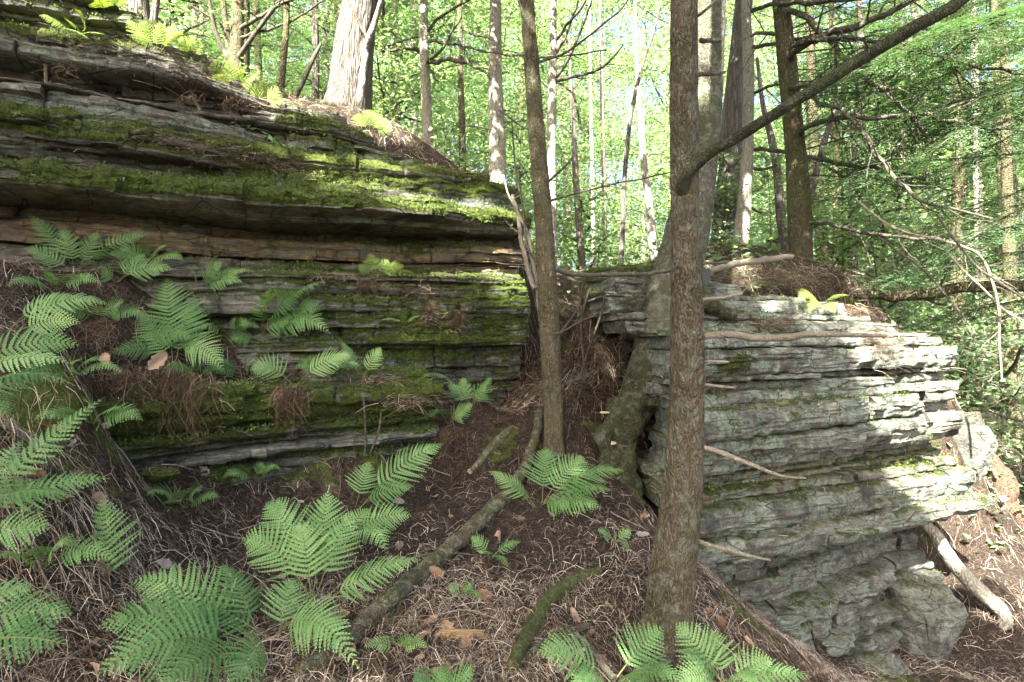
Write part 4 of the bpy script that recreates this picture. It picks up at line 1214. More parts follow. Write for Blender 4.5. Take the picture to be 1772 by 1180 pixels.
# thin poles in the bright gap and to the right
POLES = [
    ("crooked thin dark pole leaning right in the bright gap", [(1073, 480, 10, 10), (1078, 380, 9, 10), (1082, 290, 8, 10), (1092, 200, 7, 10), (1112, 110, 6, 10), (1130, 60, 4, 10), (1145, 0, 3, 10)], M_BARK_F, 6),
    ("white birch-like pole in the bright gap, left of the lichened tree", [(1133, 470, 16, 11), (1125, 370, 14, 11), (1115, 290, 12, 11), (1110, 220, 11, 11), (1106, 180, 9, 11), (1100, 60, 6, 11), (1098, -60, 3, 11)], M_BARK_P, 4),
    ("grey pole with a kinked top in the bright gap", [(1008, 480, 15, 12), (1003, 400, 13, 12), (996, 300, 11, 12), (993, 220, 9, 12), (988, 150, 6, 12), (985, 60, 4, 12)], M_BARK_F, 6),
    ("hair-thin pole in the middle of the bright gap", [(1028, 480, 8, 14), (1025, 300, 7, 14), (1022, 150, 5, 14), (1020, -20, 3, 14)], M_BARK_P, 5),
    ("thin pole crossing behind the crooked dark pole", [(1047, 480, 9, 15), (1045, 300, 8, 15), (1040, 100, 7, 15), (1038, -60, 5, 15)], M_BARK_F, 5),
    ("curved grey trunk between pale and olive trunks on the rock", [(1362, 440, 18, 10), (1352, 380, 16, 10), (1345, 300, 14, 10), (1335, 240, 12, 10), (1320, 180, 8, 10), (1310, 100, 5, 10)], M_BARK_F, 6),
    ("dead grey pole leaning right behind the olive trunk", [(1402, 340, 12, 8.5), (1420, 270, 11, 8.5), (1436, 215, 9, 8.5), (1462, 150, 6, 8.5), (1475, 110, 4, 8.5)], M_BARK_F, 3),
    ("reddish trunk deep in the shade right of the olive trunk", [(1425, 480, 22, 12), (1420, 380, 20, 12), (1412, 300, 18, 12), (1405, 150, 15, 12), (1400, -30, 12, 12)], M_BARK_D, 6),
    ("grey trunk deep among the needles, upper right", [(1608, 420, 18, 13), (1602, 330, 17, 13), (1592, 200, 15, 13), (1585, 60, 12, 13), (1580, -60, 10, 13)], M_BARK_F, 8),
    ("sunlit trunk piece low in the woods right of the rock", [(1712, 760, 20, 10), (1706, 690, 18, 10), (1700, 560, 16, 10), (1694, 400, 14, 10), (1688, 200, 11, 10), (1684, 0, 9, 10)], M_BARK_P, 8),
    ("dark slender trunk low in the woods beside the rock's sunny end", [(1672, 740, 13, 9), (1668, 640, 12, 9), (1664, 540, 11, 9), (1658, 380, 9, 9), (1655, 200, 7, 9)], M_BARK_D, 9),
    ("dark trunk at the photo's right edge in the woods", [(1758, 780, 24, 9), (1752, 640, 22, 9), (1747, 480, 19, 9), (1742, 300, 16, 9), (1738, 60, 12, 9)], M_BARK_D, 8)]
for k, (lab, pts, mt, nb) in enumerate(POLES):
    r_ = tree("slender_tree", P(*pts[0][:2], pts[0][3]), lab)
    _, S_ = trunk(r_, pts, mt, 200 + k, 14, 0.06, 3, 6, 0.1)
    whorl(r_, S_, M_DEAD, 220 + k, nb, S_[:, 2].min() + 0.4, S_[:, 2].max(), 1.3, 0.008, 4)

# living boughs of the olive trunk, drooping toward the right
rq = np.random.default_rng(250)
for k, (z, az, l) in enumerate([(4.4, -38, 3.0), (4.1, -10, 2.6), (3.8, -55, 2.8), (3.5, -25, 3.0), (3.2, 5, 2.4), (2.9, -45, 2.6), (2.6, -15, 2.6), (2.3, -35, 2.3), (4.6, -65, 2.6), (4.2, 20, 2.4), (3.0, -70, 1.8), (2.0, -20, 2.0)]):
    kk = int(np.argmin(np.abs(SD_[:, 2] - z)))
    m_ = MB()
    hemlock_bough(m_, SD_[kk, :3], math.radians(az), l, rq, .08, 0, 1, .024, 12, .9, .35, .011)
    m_.build("bough", [M_DEAD, M_HEM], tD, smooth=False)


# ================================================================== foliage of the woods
def clump_points(rng, centres, n, spread, flat=0.45):
    c = centres[rng.integers(0, len(centres), n)]
    return c + rng.normal(0, 1, (n, 3)) * np.array([spread, spread, spread * flat])


def broad_crown(seed, H, z0, R, n_leaves, leaf, boughs=16, tint=(0.5, 0.22)):
    """branches and leaves of one broad-leaved tree standing at the origin"""
    rng = np.random.default_rng(seed)
    mb = MB()
    cen = []
    for b in range(boughs):
        f = (b + rng.random()) / boughs
        z = z0 + (H - z0) * f * 0.93
        az = b * 2.4 + rng.uniform(-0.4, 0.4)
        l = R * (0.45 + 0.75 * math.sin(math.pi * (0.15 + 0.75 * f))) * rng.uniform(0.65, 1.1)
        dr = np.array([math.cos(az), math.sin(az), rng.uniform(0.15, 0.6)])
        q = [np.array([0, 0, z])]; cur = q[0].copy()
        for s in range(6):
            dr = dr + rng.normal(0, 0.16, 3); dr /= np.linalg.norm(dr)
            cur = cur + dr * l / 6; q.append(cur.copy())
        q = np.array(q)
        add_tube(mb, q, np.linspace(0.030, 0.006, 7), 4, 0, cap=False)
        sub = []
        for i in range(7):
            k = rng.integers(2, 7)
            v = rand_dirs(rng, 1, 0.5)[0] * l * rng.uniform(0.18, 0.42)
            e = q[k] + v
            add_tube(mb, np.array([q[k], q[k] + v * 0.5 + [0, 0, 0.04], e]), [0.010, 0.006, 0.003], 3, 0, cap=False)
            cen += [e, q[k] + v * 0.55]
        cen += list(q[2:])
    cen = np.array(cen)
    pts = clump_points(rng, cen, n_leaves, 0.27, 0.4)
    add_broad_leaves(mb, pts, rng, leaf, 1, 0.45, tint)
    return mb


def hemlock_crown(seed, H, z0, R, boughs=25, needle=0.031, sprays=13, dens=1.0, tint=0.5):
    rng = np.random.default_rng(seed)
    mb = MB()
    for b in range(boughs):
        f = (b + rng.random()) / boughs
        z = z0 + (H - z0) * f
        l = R * (1 - 0.75 * f) * rng.uniform(0.7, 1.15)
        hemlock_bough(mb, (0, 0, z), b * 2.4 + rng.uniform(-.5, .5), l, rng, 0.12, 0, 1, needle, sprays, dens, tint)
    return mb


def plain_trunk(seed, H, r):
    rng = np.random.default_rng(seed)
    z = np.linspace(-0.4, H, 26)
    p = np.stack([vnoise(z * 0.35, seed, 0, 3) * 0.16, vnoise(z * 0.35, seed, 9, 3) * 0.16, z], -1)
    p[:, :2] -= p[3, :2]
    mb = MB()
    add_tube(mb, p, r * (1 - np.clip(z, 0, H) / H * 0.85) * (1 + 0.35 * np.exp(-np.clip(z, 0, 9) / 0.25)), 12, 0, bark_disp(seed, 0.08, 3, 5))
    return mb


BROAD = []
for k, (H, z0, R, n, lf) in enumerate([(13, 2.5, 3.2, 17000, .085), (11, 1.5, 2.8, 15000, .08), (15, 3.5, 3.4, 17000, .09), (9, .8, 2.5, 13000, .08)]):
    BROAD.append((plain_trunk(300 + k, H, (.13, .10, .16, .07)[k]).mesh("trunk", (M_BARK_P, M_BARK_D, M_BARK_F, M_BARK_P)[k]),
                  broad_crown(310 + k, H, z0, R, n, lf, 18).mesh("crown", [M_DEAD, M_LEAF], smooth=False)))
SAPL = []
for k, (H, n) in enumerate([(3.2, 1500), (4.6, 2200), (2.2, 900)]):
    SAPL.append((plain_trunk(320 + k, H, .022).mesh("trunk", M_BARK_D), broad_crown(330 + k, H, 0.5, 1.0 + 0.15 * k, n, .10, 12, (0.6, 0.2)).mesh("crown", [M_DEAD, M_LEAF], smooth=False)))
HEML = []
for k, (H, z0, R) in enumerate([(12, 1.0, 2.5), (10, 0.4, 2.2), (14, 2.5, 2.8)]):
    HEML.append((plain_trunk(340 + k, H, (.12, .09, .15)[k]).mesh("trunk", (M_BARK_D, M_BARK_F, M_BARK_D)[k]),
                 hemlock_crown(350 + k, H, z0, R).mesh("crown", [M_DEAD, M_HEM], smooth=False)))


def place_tree(name, var, x, y, label, group, rot=0.0, sc=1.0, dz=0.0):
    z = float(ground_h(np.array([x]), np.array([y]), False)[0]) + dz
    o = bpy.data.objects.new(name, None)
    o.empty_display_size = 0.2
    o.location = (x, y, z); o.rotation_euler = (0, 0, rot); o.scale = (sc, sc, sc)
    COL.objects.link(o)
    tag(o, label, "tree", group)
    for nm, me in zip(("trunk", "crown"), var):
        c = bpy.data.objects.new(nm, me); COL.objects.link(c); c.parent = o
    return o


rb = np.random.default_rng(77)
MARKS = [(120, "the highest cliff layers"), (245, "the grey trunk above the ferny cliff top"), (405, "the dark many-stemmed tree"), (490, "the pair of thin dark stems"), (610, "the sunlit broad trunk"), (740, "the thin brown trunk with stubs"),
         (800, "the very thin dark trunk above the cliff"), (860, "the mottled trunk at the cliff's end"), (955, "the pale pole behind the slim ochre trunk"), (1008, "the kinked grey pole"), (1080, "the crooked dark pole"), (1133, "the white pole"),
         (1185, "the nearest scaly trunk"), (1260, "the shaggy leaning trunk"), (1292, "the pale sunlit-flanked trunk"), (1385, "the olive trunk on the rock"), (1440, "the dead leaning pole"), (1600, "the grey trunk deep in the upper right"), (1705, "the sunlit trunk piece"), (1752, "the dark trunk at the right edge")]


USED = set()


def woods_label(kind, px, y):
    dep = "nearer" if y < 16 else ("far" if y < 27 else "farthest")
    near = sorted(MARKS, key=lambda a: abs(a[0] - px))
    for m in near[:3]:
        lab = "%s %s seen just %s of %s" % (dep, kind, "left" if px < m[0] else "right", m[1])
        if lab not in USED:
            break
    else:
        lab = "%s %s seen just %s of %s" % (dep, kind, "left" if px < near[0][0] else "right", near[0][1])
    USED.add(lab)
    return lab


# leafy trees of the bright woods
n_b = 0
for (y0, y1, cnt) in [(13, 17, 8), (17, 24, 14), (24, 34, 18), (34, 48, 22)]:
    for i in range(cnt):
        y = rb.uniform(y0, y1)
        px = (i + rb.uniform(0.1, 0.9)) / cnt * 1950 - 90
        x = (px - CX) / F * y
        if px < -20 or px > 1790 or (1000 < px < 1150 and i % 2 and y > 20):
            continue
        place_tree("leafy_tree", BROAD[rb.integers(0, 4)], x, y, woods_label("leafy tree", px, y), "leafy trees of the far woods", rb.uniform(0, 6.28), rb.uniform(0.8, 1.25) * (1 if y < 22 else (1.5 if y < 32 else 2.0)), -0.3)
# hemlocks behind
for (px, y, v) in [(340, 10.5, 1), (455, 12, 0), (545, 10.5, 1), (690, 13.5, 0), (800, 15, 1), (905, 17, 2), (870, 21, 0), (230, 12, 2), (90, 11, 0), (1445, 12.5, 0), (1560, 11, 1), (1660, 12.5, 0), (1770, 13, 1), (1500, 17, 2), (1620, 18, 0), (1740, 20, 2), (1330, 20, 0), (1240, 24, 1), (630, 19, 2), (500, 17, 0), (1850, 10, 0), (1800, 15.5, 2), (1480, 10.2, 1), (1640, 9.6, 0), (1720, 11, 2), (1400, 15, 2), (1560, 14, 0), (1690, 16, 1), (420, 9.8, 0), (600, 12.5, 2)]:
    place_tree("hemlock_tree", HEML[v], (px - CX) / F * y, y, woods_label("feathery hemlock", px, y), "hemlocks of the far woods", rb.uniform(0, 6.28), rb.uniform(0.85, 1.15), -0.4)
for (px, y) in [(1480, 15), (1570, 13), (1660, 14.5), (1740, 12), (1620, 21), (1530, 19), (1710, 24), (1420, 18), (1790, 17), (1350, 16)]:
    place_tree("leafy_tree", BROAD[rb.integers(0, 4)], (px - CX) / F * y, y, woods_label("leafy tree", px, y), "leafy trees of the far woods", rb.uniform(0, 6.28), rb.uniform(0.8, 1.1), -0.3)
# saplings on and behind the rocks
for k, (px, y, v, sc, lab) in enumerate([
        (1245, 8.6, 0, .62, "bright green maple sapling at the foot of the shaggy leaning trunk"),
        (1460, 9.0, 1, .95, "tall leafy sapling right of the olive trunk on the rock"),
        (1530, 8.2, 0, .85, "leafy sapling in the dappled thicket above the right rock block"),
        (1600, 10.5, 1, 1.0, "leafy sapling standing in the shaded woods above the rock's sunny end"),
        (1735, 8.2, 2, 1.0, "low leafy bush at the right edge beyond the rock"),
        (1690, 9.5, 0, .9, "leafy sapling beside the sunlit trunk piece low in the woods"),
        (1770, 6.6, 2, .55, "small leafy bush growing on the right-hand slope"),
        (1330, 11.5, 1, 1.1, "sapling filling the gap between pale and olive trunks"),
        (1180, 13.0, 1, 1.2, "bright sapling seen left of the nearest scaly trunk"),
        (1020, 12.5, 0, 1.1, "bright low sapling in the gap by the slim ochre trunk"),
        (1060, 16.0, 1, 1.1, "far pale sapling at the bottom of the bright gap"),
        (665, 9.0, 1, .8, "bright green sapling just right of the sunlit broad trunk"),
        (690, 11.0, 1, 1.0, "leafy sapling between the sunlit trunk and the thin brown trunk"),
        (770, 12.0, 0, 1.1, "leafy sapling behind the thin brown trunk's dead branches"),
        (900, 12.0, 1, 1.0, "leafy sapling behind the cliff's right end"),
        (300, 8.2, 2, .8, "leafy bush above the ferny cliff top")]):
    place_tree("maple_sapling", SAPL[v], (px - CX) / F * y, y, lab, "saplings", k * 1.3, sc, -0.15)

# ------------------------------------------------------------------ near hemlock reaching in from the right
tR = thing("hemlock_tree", (5.6, 5.4, -2.0), "hemlock reaching dark feathery boughs into the upper right corner", "tree")
mb = plain_trunk(360, 10, .12)
mb.V = [v + np.array([5.6, 5.4, -2.0]) for v in mb.V]
mb.build("trunk", M_BARK_D, tR)
rr_ = np.random.default_rng(361)
for k, (z, az, l, li) in enumerate([(3.3, 175, 2.6, .0), (2.9, 200, 2.2, -.05), (2.6, 165, 2.5, .0), (2.2, 190, 1.9, -.05), (1.9, 150, 2.4, .0), (1.5, 178, 1.7, -.1), (1.2, 140, 2.2, .0), (.9, 165, 1.5, -.1), (.5, 130, 1.7, 0), (.2, 155, 1.3, -.1), (3.6, 150, 2.6, .05), (2.4, 130, 2.2, .0), (3.0, 120, 2.2, .0), (1.7, 110, 1.9, .0), (2.0, 215, 1.6, .0), (.7, 100, 1.6, .0)]):
    m_ = MB()
    hemlock_bough(m_, (5.6, 5.4, z), math.radians(az), l, rr_, li, 0, 1, 0.028, 18, 1.15, 0.42, 0.012)
    m_.build("bough", [M_DEAD, M_HEM], tR, smooth=False)


# ------------------------------------------------------------------ canopy overhead, and unseen trees behind placed to shade the slope
def canopy(root, x, y, z0, z1, R, seed, n, leaf=0.13, boughs=34):
    rng = np.random.default_rng(seed)
    mb = MB()
    A = []
    for b in range(boughs):
        f = (b + rng.random()) / boughs
        z = z0 + (z1 - z0) * f
        l = R * (1 - 0.7 * f ** 1.3) * rng.uniform(0.75, 1.15)
        az = b * 2.4 + rng.uniform(-.4, .4)
        dr = np.array([math.cos(az), math.sin(az), 0.1])
        t = np.linspace(0, 1, 8)[:, None]
        q = np.array([x, y, z]) + dr * l * t - np.array([0, 0, 0.35]) * t ** 2 * l * 0.5
        add_tube(mb, q, np.linspace(0.035, 0.006, 8), 5, 0, cap=False)
        m = int(n / boughs * (l / R) * 3.3)
        tt = rng.uniform(0.12, 1.0, m) ** 0.8
        sd_ = np.array([-dr[1], dr[0], 0])
        w = l * 0.36 * np.sin(np.pi * np.clip(tt * 0.85 + 0.1, 0, 1))
        pts = np.array([x, y, z]) + dr * (l * tt)[:, None] + sd_ * (rng.uniform(-1, 1, m) * w)[:, None]
        pts[:, 2] -= 0.175 * tt ** 2 * l + rng.uniform(0, 0.18, m)
        A.append(pts)
    pts = np.concatenate(A)
    keep = np.ones(len(pts), bool)
    for (c, r) in SHAFTS:  # crown leaves cut away along sun rays so chosen spots stay lit
        v = pts - c
        t = v @ SUN
        dist = np.linalg.norm(v - t[:, None] * SUN, axis=1)
        keep &= ~((t > 0.6) & (dist < r + 0.16))
    pts = pts[keep]
    add_broad_leaves(mb, pts, rng, leaf, 1, 0.25, (0.5, 0.25))
    mb.build("crown", [M_DEAD, M_HEM], root, smooth=False)


for (root, S_, z0, R, n, sd2) in [(tB, SB, 4.8, 2.0, 2600, 1), (tA, SA, 4.0, 1.6, 2000, 2), (tC, SC_, 5.0, 2.2, 3000, 3), (tD, SD_, 5.6, 2.4, 3000, 4), (tG, SG_, 6.2, 3.0, 3500, 5)]:
    k = int(np.argmin(np.abs(S_[:, 2] - z0)))
    canopy(root, S_[k, 0], S_[k, 1], z0, max(S_[:, 2].max(), z0 + 2), R, 400 + sd2, n)
for k, (x, y, z0, z1, R, n) in enumerate([(-1.0, -2.8, 5.0, 12, 2.9, 5600), (-4.2, -2.4, 4.5, 12, 3.0, 6000), (-7.4, -2.2, 4.5, 12, 3.0, 6000), (-2.6, -5.6, 5.0, 13, 3.0, 5600), (-6.2, -5.8, 5, 13, 3.0, 5600),
                                       (1.6, -4.2, 5, 12, 2.8, 5000), (-5.6, 0.8, 4.2, 11, 2.8, 5200), (-8.6, 1.6, 5, 11, 2.6, 4200), (0.6, -7.6, 6, 13, 2.8, 4200), (4.6, -3.6, 5, 12, 2.8, 4500)]):
    z = float(ground_h(np.array([x]), np.array([y]))[0])
    r_ = thing("hemlock_tree", (x, y, z), "tall unseen hemlock behind the viewpoint, its crown placed to shade the slope", "tree", "unseen hemlocks behind the viewpoint")
    m_ = plain_trunk(430 + k, z1 - z, .14)
    m_.V = [v + np.array([x, y, z]) for v in m_.V]
    m_.build("trunk", M_BARK_D, r_)
    canopy(r_, x, y, z0, z1, R, 440 + k, n)


# ------------------------------------------------------------------ low green plants on the hill behind
rg = np.random.default_rng(470)
n = 34000
y = rg.uniform(5.2, 17, n); x = (rg.uniform(-40, 1820, n) - CX) / F * y
pt = fbm(x * 0.9, y * 0.9, 0, 43, 3)
kp = (rg.random(n) < np.clip(0.25 + 1.6 * pt, 0, 1)) & ~((np.abs(x + 2.1) < 0.9) & (y < 7.2)) & ~((x > .9) & (x < 4.3) & (y < 5.7)) & ~((x < .5) & (y < 5.9))
x, y = x[kp], y[kp]
z = ground_h(x, y) + np.abs(rg.normal(0, .16, len(x)))
mb = MB()
add_broad_leaves(mb, np.stack([x, y, z], -1), rg, .085, 0, .3, (.6, .25))
o = mb.build("ground_cover", M_LEAF, smooth=False, kind="stuff")
tag(o, "low green plants covering the woodland floor behind the outcrop", "ground cover", kind="stuff")


# ================================================================== ferns
CAMP = np.zeros(3)


def frond(mb, base, tip, width, rng, arch=0.12, pairs=18, stipe=0.22, nrm=None, taper=1.0, tint=0.5, droop=0.22, pinnule=1.0, stubby=False):
    """one fern frond from base to tip: arching stalk, paired pinnae cut into pinnules"""
    base = np.asarray(base, float); tip = np.asarray(tip, float)
    L = np.linalg.norm(tip - base)
    ctrl = (base * 0.45 + tip * 0.55) + np.array([0, 0, arch * L * 2])
    t = np.linspace(0, 1, 24)[:, None]
    C = (1 - t) ** 2 * base + 2 * t * (1 - t) * ctrl + t ** 2 * tip
    add_tube(mb, C, np.linspace(0.0024, 0.0007, 24), 4, 1, tint=0.5, cap=False)
    if nrm is None:
        mid = C[14]
        tc = CAMP - mid; tc /= np.linalg.norm(tc)
        nrm = np.array([0, 0, 1.0]) * 0.75 + tc * 0.75 + rng.normal(0, 0.28, 3)
    VV, TT = [], []
    for i in range(pairs):
        f = (i + 0.5) / pairs
        s = stipe + (1 - stipe) * f
        k = min(int(s * 23), 22)
        p = C[k] * (1 - (s * 23 - k)) + C[k + 1] * (s * 23 - k)
        T = C[k + 1] - C[k]; T /= np.linalg.norm(T)
        S = np.cross(T, nrm); S /= np.linalg.norm(S)
        N = np.cross(S, T)
        # outline of the blade
        prof_ = (0.62 + 0.38 * min(f / 0.22, 1.0)) * (1 - f) ** taper + 0.012
        for sg in (1, -1):
            pl = width * 0.5 * prof_ * rng.uniform(0.93, 1.07)
            if pl < 0.004:
                continue
            ang = math.radians(rng.uniform(14, 24) + 26 * f)
            d0 = S * sg * math.cos(ang) + T * math.sin(ang)
            m = int(np.clip(pl / 0.0095 * pinnule, 4, 12))
            q = (np.arange(m) + 0.3) / m
            drp = droop * rng.uniform(0.6, 1.3)
            A = p + d0 * (pl * q)[:, None] - N * (pl * drp * q ** 2)[:, None] + T * (pl * 0.12 * q ** 2)[:, None]
            pd = np.gradient(A, axis=0) if m > 1 else d0[None]
            pd = pd / (np.linalg.norm(pd, axis=1)[:, None] + 1e-9)
            pitch = pl / m
            space = L * (1 - stipe) / pairs
            w = np.minimum(pl * 0.20, space * 0.46) * (1 - q ** 1.6) ** 0.8 * (0.75 + 0.5 * np.minimum(q / 0.2, 0.5)) + 0.0012
            for s2 in (1, -1):
                side = np.cross(N[None] + 0 * pd, pd) * s2
                side = side / (np.linalg.norm(side, axis=1)[:, None] + 1e-9)
                D = side * 0.86 + pd * 0.50
                lift = N * 0.22
                a = A - pd * (pitch * 0.50)
                b = A + pd * (pitch * 0.50)
                c1 = A + D * (w * 0.60)[:, None] - pd * (pitch * 0.45) + lift * (w * .6)[:, None]
                c2 = A + D * w[:, None] + pd * (pitch * 0.02) + lift * (w * .5)[:, None]
                c3 = A + D * (w * 0.62)[:, None] + pd * (pitch * 0.42) + lift * (w * .6)[:, None]
                VV.append(np.stack([a, c1, c2, c3], 1).reshape(-1, 3))
                VV.append(np.stack([a, c3, b, A], 1).reshape(-1, 3))
                tn = np.clip(tint + rng.normal(0, 0.10) - 0.12 * (1 - f), 0, 1)
                TT.append(np.full(m * 8, tn))
            # terminal point
    V = np.concatenate(VV)
    mb.add(V, np.arange(len(V)).reshape(-1, 4), 0, np.concatenate(TT))


FERN_N = [0]


def fern(label, fronds, mat=None, tint=0.5, name="fern", seed=None, group=None, **kw):
    """fronds: (bx, by, bd, tx, ty, td, width_px, arch[, extra dict])"""
    FERN_N[0] += 1
    rng = np.random.default_rng(500 + FERN_N[0])
    b0 = P(*fronds[0][:3])
    root = thing(name, b0, label, "fern", group)
    for fr in fronds:
        bx, by, bd, tx, ty, td, wpx, arch = fr[:8]
        if 0 < bx < 1772 and by < 1178:
            h_ = surf_depth(bx, by, bd)
            if abs(h_ - bd) < 1.3:
                dd = h_ + 0.01 - bd
                bd, td = bd + dd, td + dd
        for q_ in (0.6, 0.8, 1.0):
            h_ = surf_depth(bx + (tx - bx) * q_, by + (ty - by) * q_, 99)
            lim_ = (bd + (td - bd) * q_) - (h_ - 0.07)
            if 0 < lim_ < 1.2:
                td -= lim_ / q_
        k2 = dict(kw)
        if len(fr) > 8:
            k2.update(fr[8])
        mb = MB()
        w = 1.2 * wpx / F * (bd + td) / 2
        L = np.linalg.norm(P(tx, ty, td) - P(bx, by, bd))
        pairs = int(np.clip(k2.pop('pairs', 7 + L / 0.040), 8, 19))
        frond(mb, P(bx, by, bd), P(tx, ty, td), w, rng, arch, pairs, tint=np.clip(tint + rng.normal(0.04, 0.2), 0, 1), **k2)
        mb.build("frond", [mat or M_FERN, M_STIPE], root, smooth=False)
    return root


up_face = dict(nrm=np.array([0.0, -0.75, 0.65]))
fern("big clump of broad green ferns at the bottom left", [
    (440, 1120, 1.80, 168, 1085, 1.72, 170, .14), (430, 1130, 1.78, 165, 1172, 1.62, 170, .16), (450, 1135, 1.75, 262, 1200, 1.55, 150, .12), (440, 1110, 1.85, 225, 1008, 1.95, 150, .14),
    (450, 1110, 1.86, 385, 975, 2.05, 130, .10), (470, 1110, 1.85, 310, 1045, 1.85, 150, .10), (470, 1120, 1.82, 400, 1195, 1.60, 140, .14), (480, 1110, 1.85, 505, 1000, 2.0, 110, .06)], tint=.5)
fern("single blunt fern frond over the lower end of the fallen limb", [(470, 1105, 2.0, 622, 1160, 1.80, 120, .22), (480, 1090, 2.05, 600, 1100, 1.9, 90, .16)], tint=.62)
fern("upright fern with ladder-like pinnae in the middle of the left slope", [
    (540, 1045, 2.35, 568, 850, 2.6, 150, .04, up_face), (540, 1040, 2.35, 418, 935, 2.4, 120, .20), (545, 1040, 2.35, 460, 870, 2.5, 130, .16), (545, 1040, 2.35, 610, 885, 2.5, 100, .10), (540, 1045, 2.35, 520, 905, 2.45, 120, .10, up_face)], tint=.5)
fern("long fern frond pointing right beside the fallen limb", [(540, 1062, 2.2, 730, 968, 2.25, 105, .10)], tint=.6)
fern("arching fern by the limb with a frond hanging toward the leaf litter", [(600, 935, 2.75, 712, 893, 2.8, 85, .15), (600, 935, 2.75, 672, 958, 2.6, 90, .25), (596, 930, 2.75, 640, 880, 2.9, 60, .10)], tint=.5)
fern("upright fern before the low ledge, its frond tip reaching the hanging roots", [(618, 885, 3.0, 768, 768, 3.15, 105, .10), (615, 885, 3.0, 716, 842, 2.95, 75, .12), (615, 880, 3.0, 640, 800, 3.2, 70, .08)], tint=.55)
fern("broad fern in front of the slim ochre trunk's foot", [
    (938, 872, 3.3, 1080, 815, 3.25, 110, .14), (938, 870, 3.3, 945, 775, 3.5, 100, .05, up_face), (940, 872, 3.3, 1060, 850, 3.15, 90, .14), (940, 870, 3.3, 1010, 790, 3.4, 110, .08), (945, 875, 3.3, 1040, 880, 3.1, 80, .12), (935, 875, 3.3, 985, 880, 3.1, 70, .12)], tint=.5)
fern("narrow drooping fern frond crossing the fallen limb", [(925, 880, 3.2, 845, 815, 3.2, 55, .10), (926, 878, 3.2, 880, 835, 3.1, 60, .15)], tint=.55)
fern("fern at the bottom edge with a frond arching left of centre", [(1060, 1185, 1.95, 930, 1130, 1.85, 120, .16), (1062, 1180, 1.95, 1148, 1085, 2.1, 115, .06), (1065, 1185, 1.95, 1175, 1175, 1.8, 110, .14), (1055, 1190, 1.95, 990, 1190, 1.75, 90, .14), (1070, 1185, 1.9, 1110, 1190, 1.7, 100, .16)], tint=.62)
fern("fern spreading at the foot of the nearest scaly trunk", [(1255, 1190, 2.15, 1170, 1078, 2.3, 100, .08), (1255, 1190, 2.15, 1180, 1130, 2.1, 85, .12), (1260, 1190, 2.15, 1335, 1140, 2.15, 95, .10), (1260, 1190, 2.15, 1405, 1172, 2.05, 90, .10), (1255, 1190, 2.15, 1300, 1180, 1.95, 110, .18), (1250, 1190, 2.15, 1165, 1185, 1.95, 90, .12), (1255, 1190, 2.2, 1230, 1090, 2.35, 90, .06)], tint=.62)
fern("fern tip peeping over the bottom edge below the split wood", [(760, 1225, 1.9, 820, 1160, 1.9, 85, .10), (760, 1225, 1.9, 716, 1165, 1.9, 75, .08), (760, 1230, 1.9, 765, 1150, 1.95, 70, .05)], tint=.55)
fern("large blurred-looking fern close by at the lower left edge", [(-60, 1085, 1.30, 125, 1062, 1.38, 150, .10, dict(pairs=12)), (-60, 1110, 1.28, 115, 1115, 1.30, 110, .06, dict(pairs=12)), (-60, 1050, 1.35, 60, 1020, 1.42, 90, .1)], tint=.42)
fern("upright ladder-like fern at left, well apart from the big clump", [(190, 1015, 2.2, 176, 858, 2.45, 125, .02, dict(nrm=np.array([0.1, -0.9, 0.45]), stipe=.1))], tint=.52)
fern("tall fern leaning in from the left edge with a long curved frond", [(-40, 880, 1.75, 182, 686, 2.0, 75, .04), (-40, 900, 1.75, 192, 828, 1.95, 95, .10), (-40, 930, 1.75, 85, 915, 1.8, 110, .10), (-40, 900, 1.75, 60, 830, 1.9, 90, .08), (-50, 880, 1.75, 130, 860, 1.8, 90, .12), (-50, 900, 1.7, 40, 760, 1.95, 80, .05)], tint=.52)
fern("fern at the left edge with flat pale fronds above the curved one", [(-60, 640, 2.05, 138, 598, 2.2, 105, .14), (-60, 650, 2.05, 120, 628, 2.1, 95, .12), (-60, 680, 2.0, 130, 668, 2.05, 90, .16), (-50, 690, 2.0, 15, 722, 1.95, 100, .2), (-40, 700, 2.0, 90, 640, 2.1, 80, .1)], tint=.55)
fern("fern with two flat fronds high on the left slope", [(10, 575, 2.6, 190, 528, 2.75, 85, .18), (10, 575, 2.6, 130, 512, 2.75, 70, .15), (20, 580, 2.6, 140, 560, 2.6, 70, .12)], tint=.5)
fern("upright ladder-like fern in the middle of the upper left slope", [(300, 645, 3.1, 288, 480, 3.45, 150, .02, up_face), (300, 640, 3.1, 335, 520, 3.4, 110, .04, up_face), (298, 640, 3.1, 240, 540, 3.3, 90, .06, up_face)], tint=.48)
fern("fern with a pale flat frond below the upright ladder fern", [(235, 600, 3.0, 335, 590, 2.95, 75, .18), (300, 610, 3.0, 388, 640, 2.85, 85, .2), (300, 605, 3.0, 350, 600, 2.95, 70, .18), (290, 610, 3.0, 190, 612, 2.9, 55, .1)], tint=.6)
fern("pale flat fern under the cliff overhang at left", [(200, 490, 3.2, 300, 468, 3.25, 60, .16), (200, 490, 3.2, 175, 470, 3.25, 45, .12), (205, 490, 3.2, 250, 440, 3.4, 55, .08)], tint=.62)
fern("tall thin fern against the dark cliff at upper left", [(130, 470, 3.2, 50, 372, 3.3, 55, .10), (135, 470, 3.2, 205, 420, 3.35, 60, .10), (130, 470, 3.2, 110, 395, 3.3, 60, .06), (140, 470, 3.2, 270, 405, 3.4, 40, .14), (130, 475, 3.2, 40, 430, 3.1, 50, .12), (135, 470, 3.2, 170, 400, 3.4, 55, .05)], tint=.45)
